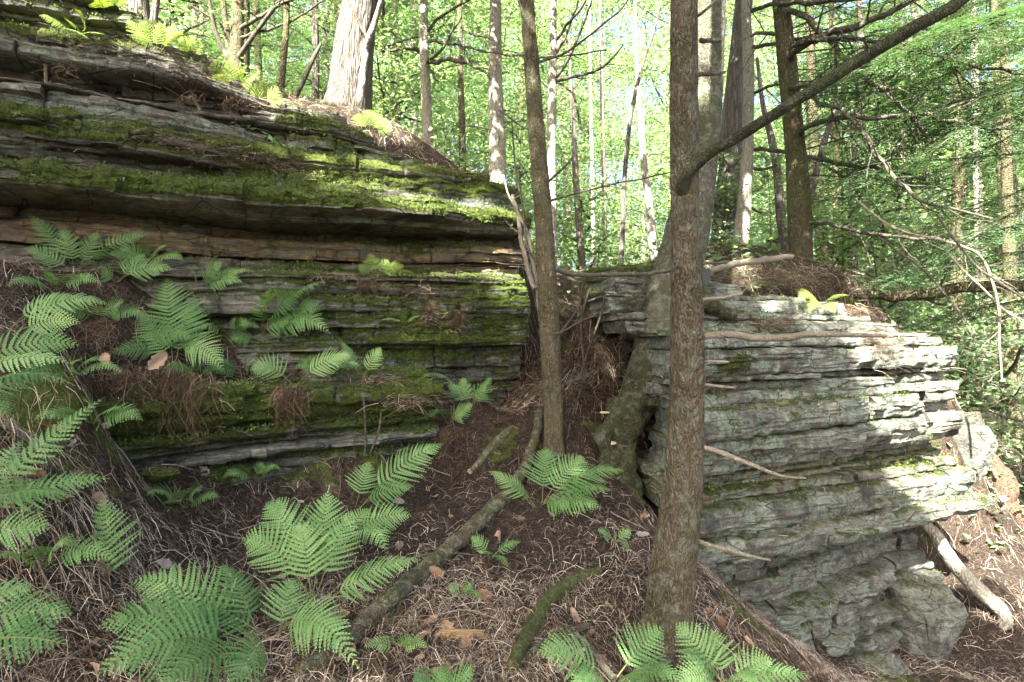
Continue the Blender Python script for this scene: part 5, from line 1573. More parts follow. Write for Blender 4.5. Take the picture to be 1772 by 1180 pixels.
fern("fern with pale fronds on the mossy hump at the ledge's left end", [(345, 505, 3.7, 420, 490, 3.65, 55, .15), (345, 505, 3.7, 385, 455, 3.8, 45, .10), (345, 505, 3.7, 330, 462, 3.8, 45, .1), (350, 505, 3.7, 440, 470, 3.7, 40, .14)], tint=.6)
fern("spreading fern before the teal-lichened mid wall", [(450, 585, 3.75, 572, 578, 3.55, 85, .22), (450, 580, 3.75, 525, 500, 3.8, 80, .10), (450, 580, 3.75, 555, 535, 3.6, 90, .16), (450, 580, 3.75, 565, 488, 3.75, 60, .12), (450, 585, 3.75, 500, 560, 3.6, 80, .2), (448, 585, 3.75, 400, 590, 3.6, 60, .15), (450, 580, 3.75, 470, 490, 3.85, 60, .06)], tint=.55)
fern("two-fronded fern crowning the larger hanging root clump", [(508, 668, 3.55, 432, 640, 3.45, 65, .22), (512, 668, 3.55, 610, 618, 3.55, 70, .16)], tint=.62)
fern("small curling fern at the foot of the mid wall", [(625, 660, 3.95, 590, 590, 4.0, 40, .10), (628, 660, 3.95, 660, 602, 3.95, 45, .12), (626, 662, 3.95, 640, 640, 3.85, 45, .15)], tint=.55)
fern("bright little fern perched on the middle ledge", [(652, 478, 4.35, 618, 462, 4.3, 36, .2), (652, 478, 4.35, 640, 438, 4.4, 36, .08), (652, 478, 4.35, 672, 450, 4.35, 36, .10), (652, 478, 4.35, 700, 462, 4.3, 40, .14), (652, 480, 4.35, 718, 472, 4.35, 26, .10)], M_FERNY, .35)
fern("small fern with bright flat fronds right of the low ledge", [(775, 735, 3.95, 716, 692, 3.9, 55, .14), (775, 735, 3.95, 805, 718, 3.85, 55, .2), (775, 735, 3.95, 745, 722, 3.8, 60, .22), (778, 735, 3.95, 818, 700, 3.9, 45, .1)], tint=.65)
fern("dark-stalked fern in front of the cliff foot near the gully", [(818, 705, 4.1, 850, 652, 4.1, 55, .05), (818, 705, 4.1, 775, 665, 4.1, 45, .12), (818, 705, 4.1, 840, 668, 4.0, 55, .08), (815, 705, 4.1, 720, 660, 4.1, 30, .14), (815, 705, 4.1, 800, 652, 4.15, 40, .05)], tint=.55)
fern("tiny fern seedling on the litter right of the fallen limb", [(848, 965, 2.85, 815, 930, 2.85, 36, .15), (850, 968, 2.85, 880, 985, 2.75, 36, .2), (848, 968, 2.85, 832, 958, 2.75, 40, .2), (850, 965, 2.85, 902, 938, 2.85, 30, .12)], tint=.58)
fern("tiny fern seedling below the seedling by the limb", [(800, 1035, 2.5, 775, 1020, 2.5, 30, .2), (800, 1035, 2.5, 815, 1012, 2.5, 36, .15), (800, 1035, 2.5, 835, 1045, 2.4, 34, .2)], tint=.6)
fern("tiny fern seedling on the litter left of the nearest scaly trunk", [(1065, 940, 3.0, 1035, 918, 3.0, 36, .15), (1065, 940, 3.0, 1092, 918, 3.0, 32, .15), (1065, 942, 3.0, 1088, 958, 2.9, 34, .2)], tint=.5)
fern("sunlit fern drooping over the top of the right rock block", [(1420, 530, 4.6, 1470, 512, 4.5, 34, .2), (1420, 530, 4.6, 1380, 520, 4.5, 40, .2), (1425, 530, 4.6, 1445, 545, 4.4, 36, .25), (1420, 530, 4.6, 1400, 545, 4.4, 36, .25)], M_FERNY, .45)
tops = [("bright fern on the highest point of the cliff at upper left", 150, 60, 4.75, [(75, 35), (110, 75), (140, 25), (165, 65), (120, 45)]),
        ("sunlit row of upright ferns on the cliff top, right of the highest fern", 270, 92, 5.2, [(225, 40), (250, 42), (275, 45), (300, 50), (312, 62), (240, 62)]),
        ("sunlit ferns at the very top edge of the photo", 185, 22, 5.4, [(160, -10), (190, -15), (210, 0), (170, 5)]),
        ("yellow-lit fern at the cliff's shoulder below the forked tree", 400, 150, 5.5, [(370, 115), (395, 112), (425, 122), (440, 140), (380, 135)]),
        ("yellow-lit fern at the foot of the sunlit litter", 455, 185, 5.6, [(430, 155), (455, 148), (480, 160), (490, 180)]),
        ("small sunlit fern beside the sunlit broad trunk's foot", 640, 228, 6.2, [(620, 205), (640, 198), (660, 210), (675, 228)]),
        ("small bright fern under the highest cliff layers", 330, 100, 5.3, [(318, 70), (335, 72), (350, 85)])]
for lab, bx, by, bd, tips in tops:
    fern(lab, [(bx + (tx - bx) * 0.15, by, bd, tx + (tx - bx) * .1, ty - 8, bd - 0.05, 48, .06) for (tx, ty) in tips], M_FERNY, .6)

# smaller ferns filling the left bank
ra = np.random.default_rng(660)
for (lab, px, py, n, sz) in [
        ("low fern above the two flat fronds on the left slope", 95, 505, 5, 75), ("fern against the cliff foot right of the tall thin fern", 255, 455, 5, 70), ("fern under the ledge's left end, on the litter", 395, 575, 5, 65),
        ("small fern between the two ladder ferns' slope and the left edge", 175, 560, 5, 80), ("fern on the root-hung lip left of the two-fronded fern", 420, 650, 4, 70), ("fern on the left bank below the flat pale fronds", 120, 660, 5, 90),
        ("little fern over the straggly hanging roots", 345, 655, 4, 65), ("fern at the left end of the low ledge", 160, 735, 5, 95), ("fern at the foot of the mid wall, left of the curling fern", 560, 640, 4, 55),
        ("fern among the needles below the moss-capped stone", 320, 880, 4, 75), ("small fern on the slope left of the arching fern", 440, 830, 4, 60), ("fern in the lower left corner behind the close blurred one", 75, 985, 5, 110),
        ("tiny fern on the mid wall's crack", 700, 560, 3, 36), ("tiny fern right of the big clump", 690, 1130, 4, 60)]:
    fr_ = []
    for k in range(n):
        a_ = math.pi * (0.08 + 0.84 * (k + ra.uniform(.1, .9)) / n)
        l_ = sz * ra.uniform(.75, 1.15)
        fr_.append((px, py, surf_depth(px, py, 3.0), px + math.cos(a_) * l_ * 1.15, py - math.sin(a_) * l_ * .55 + l_ * .12, surf_depth(px, py, 3.0) - .12, sz * ra.uniform(.5, .7), ra.uniform(.1, .2)))
    fern(lab, fr_, None, ra.uniform(.4, .65))

# broad-leaved seedling hanging on the cliff
sroot = thing("leafy_seedling", P(440, 270, 4.5), "little broad-leaved seedling growing from the mossy cliff shelf", "plant")
rs = np.random.default_rng(640)
for (px, py) in [(405, 218), (430, 222), (445, 245), (465, 232), (480, 250), (455, 262), (425, 250), (500, 255)]:
    m_ = MB()
    q = P(px, py, 4.45)
    add_tube(m_, np.array([P(440, 272, 4.5), (P(440, 272, 4.5) + q) / 2 + [0, 0, .03], q]), [.003, .0025, .0015], 4, 1, cap=False)
    n = 5
    D = rand_dirs(rs, n, .5); D[:, 1] -= .4; D /= np.linalg.norm(D, axis=1)[:, None]
    S = np.cross(D, np.tile([0.1, -.5, .8], (n, 1))); S /= np.linalg.norm(S, axis=1)[:, None]
    V, Q4 = leaf_quads(np.tile(q, (n, 1)), D, S, np.full(n, .07), np.full(n, .042))
    m_.add(V, Q4, 0, .6)
    m_.build("leaf_stalk", [M_FERN, M_STIPE], sroot, smooth=False)


# ================================================================== moss, needle litter and small things
RP = np.concatenate([a[0] for a in ROCKPTS]); RNr = np.concatenate([a[1] for a in ROCKPTS]); RM = np.concatenate([a[2] for a in ROCKPTS])
RR = np.concatenate([np.full(len(a[0]), hash_i) for hash_i, a in enumerate(ROCKPTS)])
ROOTN = [a[3] for a in ROCKPTS]


def view_ok(p, margin=0.08):
    return (p[:, 1] > 0.6) & (np.abs(p[:, 0] / p[:, 1]) < 0.92 + margin) & (np.abs(p[:, 2] / p[:, 1]) < 0.62 + margin)


def tufts(root_names, name, n, seed, parent=None):
    rng = np.random.default_rng(seed)
    sel = np.array([ROOTN[i] in root_names for i in RR])
    w = np.clip(RM + fbm(RP[:, 0] * 7, RP[:, 1] * 7, RP[:, 2] * 7, 13, 2) * 0.6 - 0.42, 0, 1) * (RNr[:, 2] > -0.25) * sel * view_ok(RP)
    w = w * np.where(RNr[:, 2] > 0.9, 2.0, 1.0)
    if w.sum() <= 0:
        return
    i = rng.choice(len(w), n, p=w / w.sum())
    p = RP[i] + rng.normal(0, 0.008, (n, 3))
    nn = RNr[i] * 0.7 + np.array([0, 0, 0.6])
    mb = MB()
    for k in range(2):
        D = nn + rng.normal(0, 0.5, (n, 3)); D /= np.linalg.norm(D, axis=1)[:, None]
        S = np.cross(D, rng.normal(size=(n, 3))); S /= np.linalg.norm(S, axis=1)[:, None] + 1e-9
        ln = rng.uniform(0.008, 0.021, n)
        V, Q4 = leaf_quads(p, D, S, ln, ln * 0.55, 0.1)
        big = fbm(p[:, 0] * 6, p[:, 1] * 6, p[:, 2] * 6, 19, 2)
        tn = np.clip(0.45 + big * 0.5 + rng.normal(0, 0.2, n), 0, 1)
        mb.add(V, Q4, 0, np.repeat(tn, 4))
    mb.build(name, M_MOSS, parent, smooth=False, kind="stuff")


tufts({cliff.name}, "moss", 52000, 700, cliff)
tufts({ledge.name}, "moss", 12000, 701, ledge)
tufts({block.name}, "moss", 7000, 702, block)
tufts({shoulder.name}, "moss", 3000, 703, shoulder)


def strands(n, p, rng, ln, wd, tint, lift=(0.004, 0.03), follow=True, segs=3, drape=None, head=None):
    """thin curved ribbons lying on the ground"""
    a = rng.uniform(0, 2 * math.pi, n) if head is None else head
    L = rng.uniform(ln[0], ln[1], n) * rng.uniform(0.6, 1.2, n)
    cur = np.zeros((n, segs + 1, 3))
    x, y = p[:, 0].copy(), p[:, 1].copy()
    cv = rng.normal(0, 0.22, n)
    lz = rng.uniform(*lift, n)
    for s in range(segs + 1):
        cur[:, s, 0], cur[:, s, 1] = x, y
        x = x + np.cos(a) * L / segs; y = y + np.sin(a) * L / segs
        a = a + cv
    if follow:
        cur[:, :, 2] = ground_h(cur[:, :, 0], cur[:, :, 1])
        cur[:, :, 2] += lz[:, None] * (0.3 + 1.0 * np.sin(np.pi * np.linspace(0.1, 0.95, segs + 1))[None]) + rng.normal(0, 0.005, (n, segs + 1))
    else:
        cur[:, :, 2] = p[:, 2][:, None] + lz[:, None] * 0.5 - (np.linspace(0, 1, segs + 1)[None] ** 2) * (L * rng.uniform(0, 0.6, n))[:, None]
    T = np.gradient(cur, axis=1)
    side = np.cross(T, np.array([0, 0, 1.0]) + rng.normal(0, 0.6, (n, 1, 3)))
    side /= np.linalg.norm(side, axis=2)[..., None] + 1e-9
    w = rng.uniform(wd[0], wd[1], n)[:, None, None] * np.linspace(1, 0.45, segs + 1)[None, :, None]
    A = cur - side * w / 2; B = cur + side * w / 2
    V = np.stack([A, B], 2).reshape(-1, 3)
    b = (np.arange(n) * (segs + 1) * 2)[:, None]
    k = np.arange(segs)[None] * 2
    Q4 = np.stack([b + k, b + k + 1, b + k + 3, b + k + 2], -1).reshape(-1, 4)
    return V, Q4, np.repeat(tint, (segs + 1) * 2)


rl = np.random.default_rng(710)
mb = MB()


def ground_samples(n, rng, inv=(1 / 9.0, 1 / 1.35)):
    y = 1 / rng.uniform(*inv, n)
    px = rng.uniform(-60, 1840, n)
    x = (px - CX) / F * y
    return np.stack([x, y, 0 * x], -1)


for (n, ln, wd, lift, inv) in [(98000, (.03, .11), (.0011, .0026), (.003, .035), (1 / 6.0, 1 / 1.35)), (20000, (.06, .22), (.0013, .0032), (.004, .05), (1 / 8.0, 1 / 1.35)), (26000, (.05, .16), (.003, .006), (.003, .03), (1 / 12.0, 1 / 4.5))]:
    p = ground_samples(n, rl, inv)
    patch = fbm(p[:, 0] * 1.6, p[:, 1] * 1.6, 0, 23, 3)
    keep = rl.random(n) < np.clip(0.75 + patch, 0.12, 1)
    p = p[keep]
    tn = np.clip(0.55 + 0.35 * fbm(p[:, 0] * 2.2, p[:, 1] * 2.2, 4, 29, 2) + rl.normal(0, 0.28, len(p)), 0, 1)
    V, Q4, T4 = strands(len(p), p, rl, ln, wd, tn, lift, segs=2 if ln[1] < .12 else 3)
    mb.add(V, Q4, 0, T4)
o = mb.build("needle_litter", M_NEEDLE, smooth=False, kind="stuff")
tag(o, "reddish brown carpet of fallen needles and fine twigs over the slope", "needle litter", kind="stuff")

# needles lodged on the rock ledges
mb = MB()
w = (RNr[:, 2] > 0.85) * view_ok(RP) * np.clip(fbm(RP[:, 0] * 1.8, RP[:, 1] * 1.8, RP[:, 2] * 3, 37, 3) + 0.15, 0, 1) ** 1.5
i = rl.choice(len(w), 16000, p=w / w.sum())
p = RP[i] + rl.normal(0, 0.03, (len(i), 3)) * np.array([1, 1, 0.2])
V, Q4, T4 = strands(len(p), p, rl, (.04, .14), (.0015, .0032), np.clip(rl.normal(0.5, 0.25, len(p)), 0, 1), (.0, .03), follow=False, segs=2)
mb.add(V, Q4, 0, T4)
o = mb.build("ledge_litter", M_NEEDLE, smooth=False, kind="stuff")
tag(o, "brown needles and fine twigs lodged on the rock ledges", "needle litter", kind="stuff")


def clump(name, label, blobs, seed, mat=None, cat="needle heap"):
    """a heap of tangled needles: (px, py, d, rx, rz, n)"""
    rng = np.random.default_rng(seed)
    m_ = MB()
    for (px, py, d, rx, rz, n) in blobs:
        d = min(max(surf_depth(px, py, d), d - .8), d + .8) - .02
        c = P(px, py, d)
        p = c + rng.normal(0, 1, (n, 3)) * np.array([rx, rx * 0.5, rz])
        V, Q4, T4 = strands(n, p, rng, (.05, .16), (.0015, .0035), np.clip(rng.normal(0.45, 0.25, n), 0, 1), (.0, .02), follow=False, segs=2)
        m_.add(V, Q4, 0, T4)
    o = m_.build(name, mat or M_NEEDLE, smooth=False, kind="stuff")
    tag(o, label, cat, kind="stuff")


clump("needle_heap", "heaps of fallen needles on top of the right rock block", [(1400, 470, 6.0, .3, .05, 900), (1480, 500, 5.8, .25, .05, 700), (1300, 465, 5.6, .3, .05, 800), (1310, 560, 4.3, .12, .02, 700), (1340, 558, 4.3, .15, .02, 500), (1480, 540, 4.5, .10, .04, 500), (1500, 590, 4.45, .06, .06, 400), (1300, 480, 4.7, .22, .05, 1200), (1250, 490, 4.6, .1, .06, 500), (1390, 490, 5.0, .12, .05, 500), (1380, 470, 5.0, .2, .04, 500), (1530, 600, 4.5, .06, .07, 300)], 720)
clump("needle_heap", "tangle of dead needles and twigs filling the gully by the cliff corner", [(950, 700, 4.6, .2, .12, 1400), (1000, 620, 4.9, .15, .15, 1200), (1020, 690, 4.5, .12, .12, 900), (985, 540, 5.2, .12, .12, 700), (920, 640, 4.9, .06, .15, 500), (1040, 660, 4.4, .1, .1, 600), (1095, 520, 4.4, .06, .12, 600), (1080, 560, 4.4, .04, .1, 300), (1000, 560, 5.2, .1, .2, 700), (980, 640, 5.0, .14, .14, 700), (1030, 600, 4.8, .06, .16, 500)], 721, M_ROOT)  # dark root colour puts the gully's shade into this tangle
clump("needle_heap", "needle heaps caught on the middle ledge and mid wall", [(660, 490, 4.4, .08, .03, 400), (720, 500, 4.45, .10, .03, 400), (745, 545, 4.45, .03, .06, 250), (790, 555, 4.5, .025, .05, 220), (560, 480, 4.2, .12, .015, 250), (640, 655, 4.05, .12, .02, 400), (700, 690, 4.0, .12, .03, 400), (480, 640, 3.8, .2, .03, 800)], 722)
clump("needle_heap", "needles draped along the cliff top and its mossy shelf", [(330, 130, 4.8, .25, .04, 900), (420, 180, 4.9, .18, .04, 700), (250, 100, 4.7, .25, .04, 700), (300, 250, 4.3, .25, .03, 700), (380, 270, 4.4, .15, .04, 600), (480, 290, 4.6, .12, .04, 500), (130, 80, 4.4, .2, .05, 500), (700, 260, 5.0, .15, .04, 400), (800, 300, 5.1, .15, .03, 400)], 723)


# ------------------------------------------------------------------ hanging roots
def tassel(label, blobs, seed):
    rng = np.random.default_rng(seed)
    m_ = MB()
    for (px, py, d, w_px, len_px, n) in blobs:
        d = min([d + .3] + [surf_depth(px, py + len_px * q, 99) - .03 for q in (0, .3, .6)])
        for k in range(n):
            x0 = px + rng.normal(0, w_px * 0.33)
            p0 = P(x0, py + rng.normal(0, 5), d + rng.normal(0, .02))
            l = len_px / F * d * rng.uniform(0.2, 1.0) ** 1.3
            q = np.array([p0, p0 + [rng.normal(0, .03), -.025, -l * .25], p0 + [rng.normal(0, .05), -.03 + rng.normal(0, .015), -l * rng.uniform(.4, .7)], p0 + [rng.normal(0, .06), -.02 + rng.normal(0, .02), -l * rng.uniform(.6, 1.1)]])
            q = smooth_path(q, 8)
            add_tube(m_, q, np.linspace(.0020, .0006, 8) * rng.uniform(.5, 1.4), 3, 0, tint=float(np.clip(rng.normal(.5, .25), 0, 1)), cap=False)
    o = m_.build("hanging_roots", M_ROOT, smooth=False)
    tag(o, label, "roots", "hanging roots")


for k, (lab, bl) in enumerate([
        ("thick reddish root clump hanging under the two-fronded fern", (505, 672, 3.5, 44, 95, 150)),
        ("long straggly roots hanging over the ledge left of the two-fronded fern", (330, 650, 3.1, 60, 160, 100)),
        ("straggly roots beside the long ones, under the upright tan leaf", (285, 640, 3.05, 40, 150, 50)),
        ("thin pale roots hanging over the left end of the low ledge", (235, 640, 2.85, 40, 130, 60)),
        ("short dry roots left of the thin pale ones", (190, 640, 2.8, 50, 90, 50)),
        ("dry root beard under the two flat fronds high on the left slope", (170, 560, 2.75, 44, 70, 60)),
        ("reddish roots hanging below the small bright-fronded fern", (770, 745, 3.85, 44, 65, 100)),
        ("left root beard of the two on the mid wall", (745, 525, 4.42, 16, 50, 50)),
        ("right root beard of the two on the mid wall", (790, 540, 4.46, 18, 50, 50)),
        ("root fringe under the little fern on the middle ledge", (640, 490, 4.35, 40, 30, 50)),
        ("dry rootlets dangling from the dark overhang below the cliff-top ferns", (330, 165, 4.5, 40, 60, 26)),
        ("dry rootlets dangling by the thin upright stick at the top left", (120, 110, 4.2, 60, 50, 26)),
        ("dry rootlets dangling at the cliff's shoulder under the forked tree", (400, 170, 4.7, 50, 70, 26))]):
    tassel(lab, [bl], 730 + k)


# ------------------------------------------------------------------ fallen limbs, sticks, logs
def limb(name, label, pts, mat, seed, twigs=0, sides=18, amp=0.10, group=None, cat="branch", tl=.25, sit=None):
    if sit == 'surf':
        pts = [(a_, b_, w_, (lambda h: h if abs(h - d_) < .9 else d_)(surf_depth(a_, min(b_, 1179), d_) if b_ < 1180 else d_)) for (a_, b_, w_, d_) in pts]
    A = pxpath(pts)
    if sit == 'surf':
        A[:, 2] += A[:, 3] * .75 + .008
        sit = None
    if sit is not None:
        z = ground_h(A[:, 0], A[:, 1]) + A[:, 3] * sit
        A[:, 2] = z
    L = np.linalg.norm(np.diff(A[:, :3], axis=0), axis=1).sum()
    S = smooth_path(A, max(int(L / 0.02), 8))
    wob = np.stack([fbm(np.arange(len(S)) * 0.11, seed, k, 3, 2) for k in range(3)], -1) * A[:, 3].mean() * 0.8
    m_ = MB()
    add_tube(m_, S[:, :3] + wob, np.maximum(S[:, 3], .001), sides, 0, bark_disp(seed, amp * 1.5, 2.8, 12.0))
    if twigs:
        sub_twigs(m_, S[:, :3] + wob, A[:, 3].max(), np.random.default_rng(seed), twigs, tl, 1, lo=.1)
    o = m_.build(name, mat)
    tag(o, label, cat, group)
    return o


limb("fallen_limb", "long mossy fallen limb running diagonally across the slope to the gully", [(520, 1176, 31, 1.92), (565, 1145, 31, 1.98), (620, 1105, 31, 2.12), (700, 1030, 30, 2.4), (770, 970, 29, 2.65), (830, 910, 27, 2.95), (880, 865, 23, 3.2), (905, 825, 19, 3.5), (925, 770, 16, 3.85), (938, 700, 12, 4.25), (942, 660, 8, 4.45)], M_LOG, 750, sides=28, amp=.13, sit='surf')
limb("mossy_stick", "short mossy stick left of the bottom-edge fern", [(880, 1165, 24, 2.05), (915, 1110, 26, 2.2), (945, 1060, 26, 2.35), (985, 1015, 22, 2.55), (1040, 990, 12, 2.75)], M_LOGMOSS, 751, 0, sit='surf')
limb("bare_stick", "pale bare stick lying behind the bottom-edge fern", [(870, 1180, 14, 1.98), (930, 1130, 14, 2.08), (1000, 1095, 12, 2.15), (1020, 1088, 8, 2.2)], M_LOG, 752, 0, sit='surf')
limb("mossy_stick", "mossy stub leaning by the roots right of the low ledge", [(815, 812, 9, 3.7), (845, 780, 14, 3.85), (878, 748, 14, 4.0), (887, 738, 6, 4.05)], M_LOG, 753)
limb("dead_stick", "broken grey stick poking up among the bottom-edge fronds", [(1065, 1175, 12, 1.9), (1035, 1140, 12, 1.98), (1005, 1105, 9, 2.05), (990, 1095, 6, 2.08)], M_DEAD, 754)
limb("curved_log", "pale curved log propped beside the right rock block", [(1598, 895, 18, 4.9), (1625, 935, 22, 4.85), (1660, 980, 24, 4.8), (1690, 1010, 25, 4.75), (1722, 1045, 24, 4.7), (1738, 1075, 20, 4.65), (1726, 1110, 14, 4.6)], M_BARK_P, 755, 0, 20, .10, None, "log")
limb("rotten_log", "reddish rotten log on the right-hand slope in dappled sun", [(1668, 905, 30, 6.0), (1720, 940, 36, 5.7), (1780, 985, 36, 5.5), (1850, 1035, 34, 5.3)], M_LOGRED, 756, 5, 24, .14, None, "log", sit=.35)
limb("fallen_log", "dark fallen trunk crossing behind the right rock block", [(1480, 512, 16, 6.6), (1560, 510, 18, 6.4), (1640, 500, 19, 6.2), (1720, 495, 18, 6.0), (1820, 492, 18, 5.8)], M_BARK_D, 757, 6, 14, .08, None, "log", .5)
limb("fallen_pole", "grey pole lying along the top of the right rock block", [(1225, 470, 11, 5.2), (1290, 455, 11, 5.3), (1350, 446, 10, 5.5), (1372, 442, 8, 5.6)], M_DEADPALE, 758, 4, 10, .08, None, "branch")
limb("dead_stick", "thin upright dead stick on the dark layers at the top left", [(79, 185, 5, 3.9), (79, 140, 6, 3.88), (78, 100, 6, 3.86), (77, 78, 5, 3.85)], M_DEADPALE, 759, 2, 6, tl=.18)
limb("dead_twig", "bare twig hanging in a loop over the upper cliff face", [(345, 105, 6, 4.6), (325, 108, 6, 4.5), (313, 120, 6, 4.4), (330, 160, 5, 4.35), (345, 190, 5, 4.3), (338, 225, 4, 4.25), (322, 248, 3, 4.2)], M_DEADPALE, 760, 9, 6, tl=.3)
limb("dead_twig", "dark forked twig sagging across the mossy cliff end", [(380, 150, 6, 4.8), (430, 165, 7, 4.75), (460, 195, 7, 4.7), (478, 210, 4, 4.7)], M_DEAD, 761, 4, 6)
limb("upright_stick", "forked bare stick standing before the low ledge", [(630, 790, 4, 3.75), (632, 740, 4, 3.75), (628, 680, 3, 3.75)], M_DEAD, 762, 1, 6)
limb("upright_stick", "thin bare stick standing right of the forked stick", [(640, 785, 3, 3.7), (655, 745, 4, 3.7), (660, 708, 2.5, 3.7)], M_DEAD, 763, 1, 6)
for k, (lab, pts) in enumerate([
        ("pale curved dead twig arching down beside the rock's sunny end", [(1480, 345, 5, 5.2), (1540, 390, 6, 5.1), (1600, 410, 6, 5), (1660, 425, 6, 4.9), (1700, 450, 6, 4.9), (1725, 520, 6, 4.9), (1730, 600, 5, 4.9), (1735, 660, 4, 4.9)]),
        ("pale dead twig sloping down from the thicket to the right edge", [(1620, 370, 5, 4.8), (1680, 450, 6, 4.75), (1730, 490, 6, 4.7), (1790, 530, 4, 4.7)]),
        ("pale looping dead twig crossing the one at the right edge", [(1640, 440, 4, 4.9), (1700, 500, 5, 4.85), (1750, 545, 5, 4.8), (1800, 560, 4, 4.8)]),
        ("thin bare twig fanning over the fallen trunk at right", [(1520, 410, 4, 5.3), (1600, 470, 5, 5.2), (1660, 540, 4, 5.1), (1690, 580, 3, 5)])]):
    limb("dead_twig", lab, [(a_, b_, c_ * .75, d_) for (a_, b_, c_, d_) in pts], M_DEADPALE if k % 2 == 0 else M_DEAD, 770 + k, 14, 6, tl=.5)
for k, (lab, pts) in enumerate([
        ("bare sticks tangled in the gully, one curving beside the slim trunk", [(1000, 660, 6, 4.4), (1020, 600, 6, 4.4), (1040, 545, 6, 4.35), (1045, 510, 5, 4.3)]),
        ("crooked root-like stick arching across the gully", [(935, 615, 8, 4.5), (975, 570, 8, 4.5), (1000, 530, 7, 4.5), (1010, 480, 6, 4.5)]),
        ("dead stick leaning against the gully wall behind the slim trunk", [(990, 720, 7, 4.3), (1010, 650, 7, 4.5), (1005, 560, 6, 4.7), (1020, 500, 5, 4.9)]),
        ("broken stick lying in the gully needles", [(975, 665, 10, 4.2), (1000, 655, 10, 4.25), (1030, 640, 8, 4.3)]),
        ("crossed pale twigs on the needle clump left of the wrapped tree", [(1090, 570, 5, 4.2), (1105, 520, 5, 4.2), (1120, 480, 4, 4.2)])]):
    limb("dead_stick", lab, [(a_, b_, c_ * .6, d_) for (a_, b_, c_, d_) in pts], M_DEAD, 780 + k, 8, 6, tl=.3)
SPOTS = [(105, 790, "the long flat tan chip"), (278, 825, "the moss-capped stone"), (190, 930, "the lone ladder fern"), (330, 1090, "the big fern clump"), (545, 940, "the ladder fern of the left slope"), (680, 850, "the fern before the low ledge"), (640, 930, "the arching fern by the limb"),
         (700, 1035, "the lower half of the fallen limb"), (850, 895, "the upper half of the fallen limb"), (850, 770, "the mossy stub"), (955, 790, "the slim ochre trunk's foot"), (1000, 850, "the broad fern"), (850, 965, "the tiny seedling by the limb"), (800, 1085, "the yellow split wood"),
         (945, 1060, "the short mossy stick"), (1060, 1140, "the bottom-edge fern"), (1065, 940, "the tiny seedling near the scaly trunk"), (1160, 1050, "the nearest scaly trunk's foot"), (1260, 1130, "the fern at the scaly trunk's foot"), (480, 800, "the mossy ground below the low ledge")]


def spot_label(what, px, py):
    m = min(SPOTS, key=lambda a: (a[0] - px) ** 2 + (a[1] - py) ** 2)
    w_ = ("above" if py < m[1] - 28 else "below") if abs(py - m[1]) > abs(px - m[0]) else ("left of" if px < m[0] else "right of")
    return "%s %s %s" % (what, w_, m[2])


# thin twigs on the slope
rt = np.random.default_rng(790)
nt = 0
while nt < 46:
    px, y = rt.uniform(60, 1300), 1 / rt.uniform(1 / 4.0, 1 / 1.7)
    x = (px - CX) / F * y
    z = float(ground_h(np.array([x]), np.array([y]))[0])
    py = CY - z / y * F
    if py < 690 or py > 1180:
        continue
    a = rt.uniform(0, 6.28); L = rt.uniform(.15, .5)
    t = np.linspace(0, 1, 9)
    cv = rt.normal(0, .5)
    X = x + np.cos(a + cv * t) * L * t; Y = y + np.sin(a + cv * t) * L * t
    Z = ground_h(X, Y) + .012 + .05 * rt.random() * np.sin(np.pi * t * rt.uniform(.5, 1))
    m_ = MB()
    r0 = rt.uniform(.0022, .0055)
    add_tube(m_, np.stack([X, Y, Z], -1), np.linspace(r0, r0 * .4, 9), 5, 0)
    if rt.random() < .5:
        sub_twigs(m_, np.stack([X, Y, Z], -1), r0, rt, 2, L * .4, 0, 0.0, .1)
    pale = rt.random() < .6
    o = m_.build("fallen_twig", M_DEADPALE if pale else M_DEAD)
    tag(o, spot_label(("long " if L > .32 else "short ") + ("pale" if pale else "dark") + " twig on the needles", px, py), "twig", "fallen twigs on the slope")
    nt += 1

# ------------------------------------------------------------------ dry leaves
def dry_leaf(label, px, py, d, w_px, seed, tint, group=None, sit=True, tilt=0.35, face=False):
    rng = np.random.default_rng(seed)
    s = w_px / F * d
    q = P(px, py, d)
    if sit:
        q[2] = float(ground_h(q[:1], q[1:2])[0]) + 0.014
    u = np.linspace(-1, 1, 9); v = np.linspace(0, 1, 9)
    U, Vv = np.meshgrid(u, v)
    half = 0.42 * np.sin(np.pi * np.clip(Vv * 0.93 + 0.05, 0, 1)) ** 0.7 * (1 + 0.22 * np.sin(Vv * 21 + seed))
    X = U * half * s * rng.uniform(.6, 1.0); Y = (Vv - .5) * s
    Z = (U ** 2) * s * rng.uniform(.05, .22) + fbm(U * 1.4 + seed, Vv * 2.4, 0, seed, 2) * s * .16
    p = np.stack([X, Y, Z], -1).reshape(-1, 3)
    from mathutils import Euler
    e = Euler((1.2 if face else rng.normal(0.25, tilt), rng.normal(0, tilt), rng.uniform(0, 6.28) if not face else .3)).to_matrix()
    p = p @ np.array(e).T + q
    idx = np.arange(81).reshape(9, 9)
    Q4 = np.stack([idx[:-1, :-1], idx[:-1, 1:], idx[1:, 1:], idx[1:, :-1]], -1).reshape(-1, 4)
    m_ = MB(); m_.add(p, Q4, 0, np.clip(tint + 0.12 * fbm(p[:, 0] * 40, p[:, 1] * 40, 0, seed, 2), 0, 1))
    o = m_.build("dry_leaf", M_DRY)
    tag(o, label, "leaf", group)


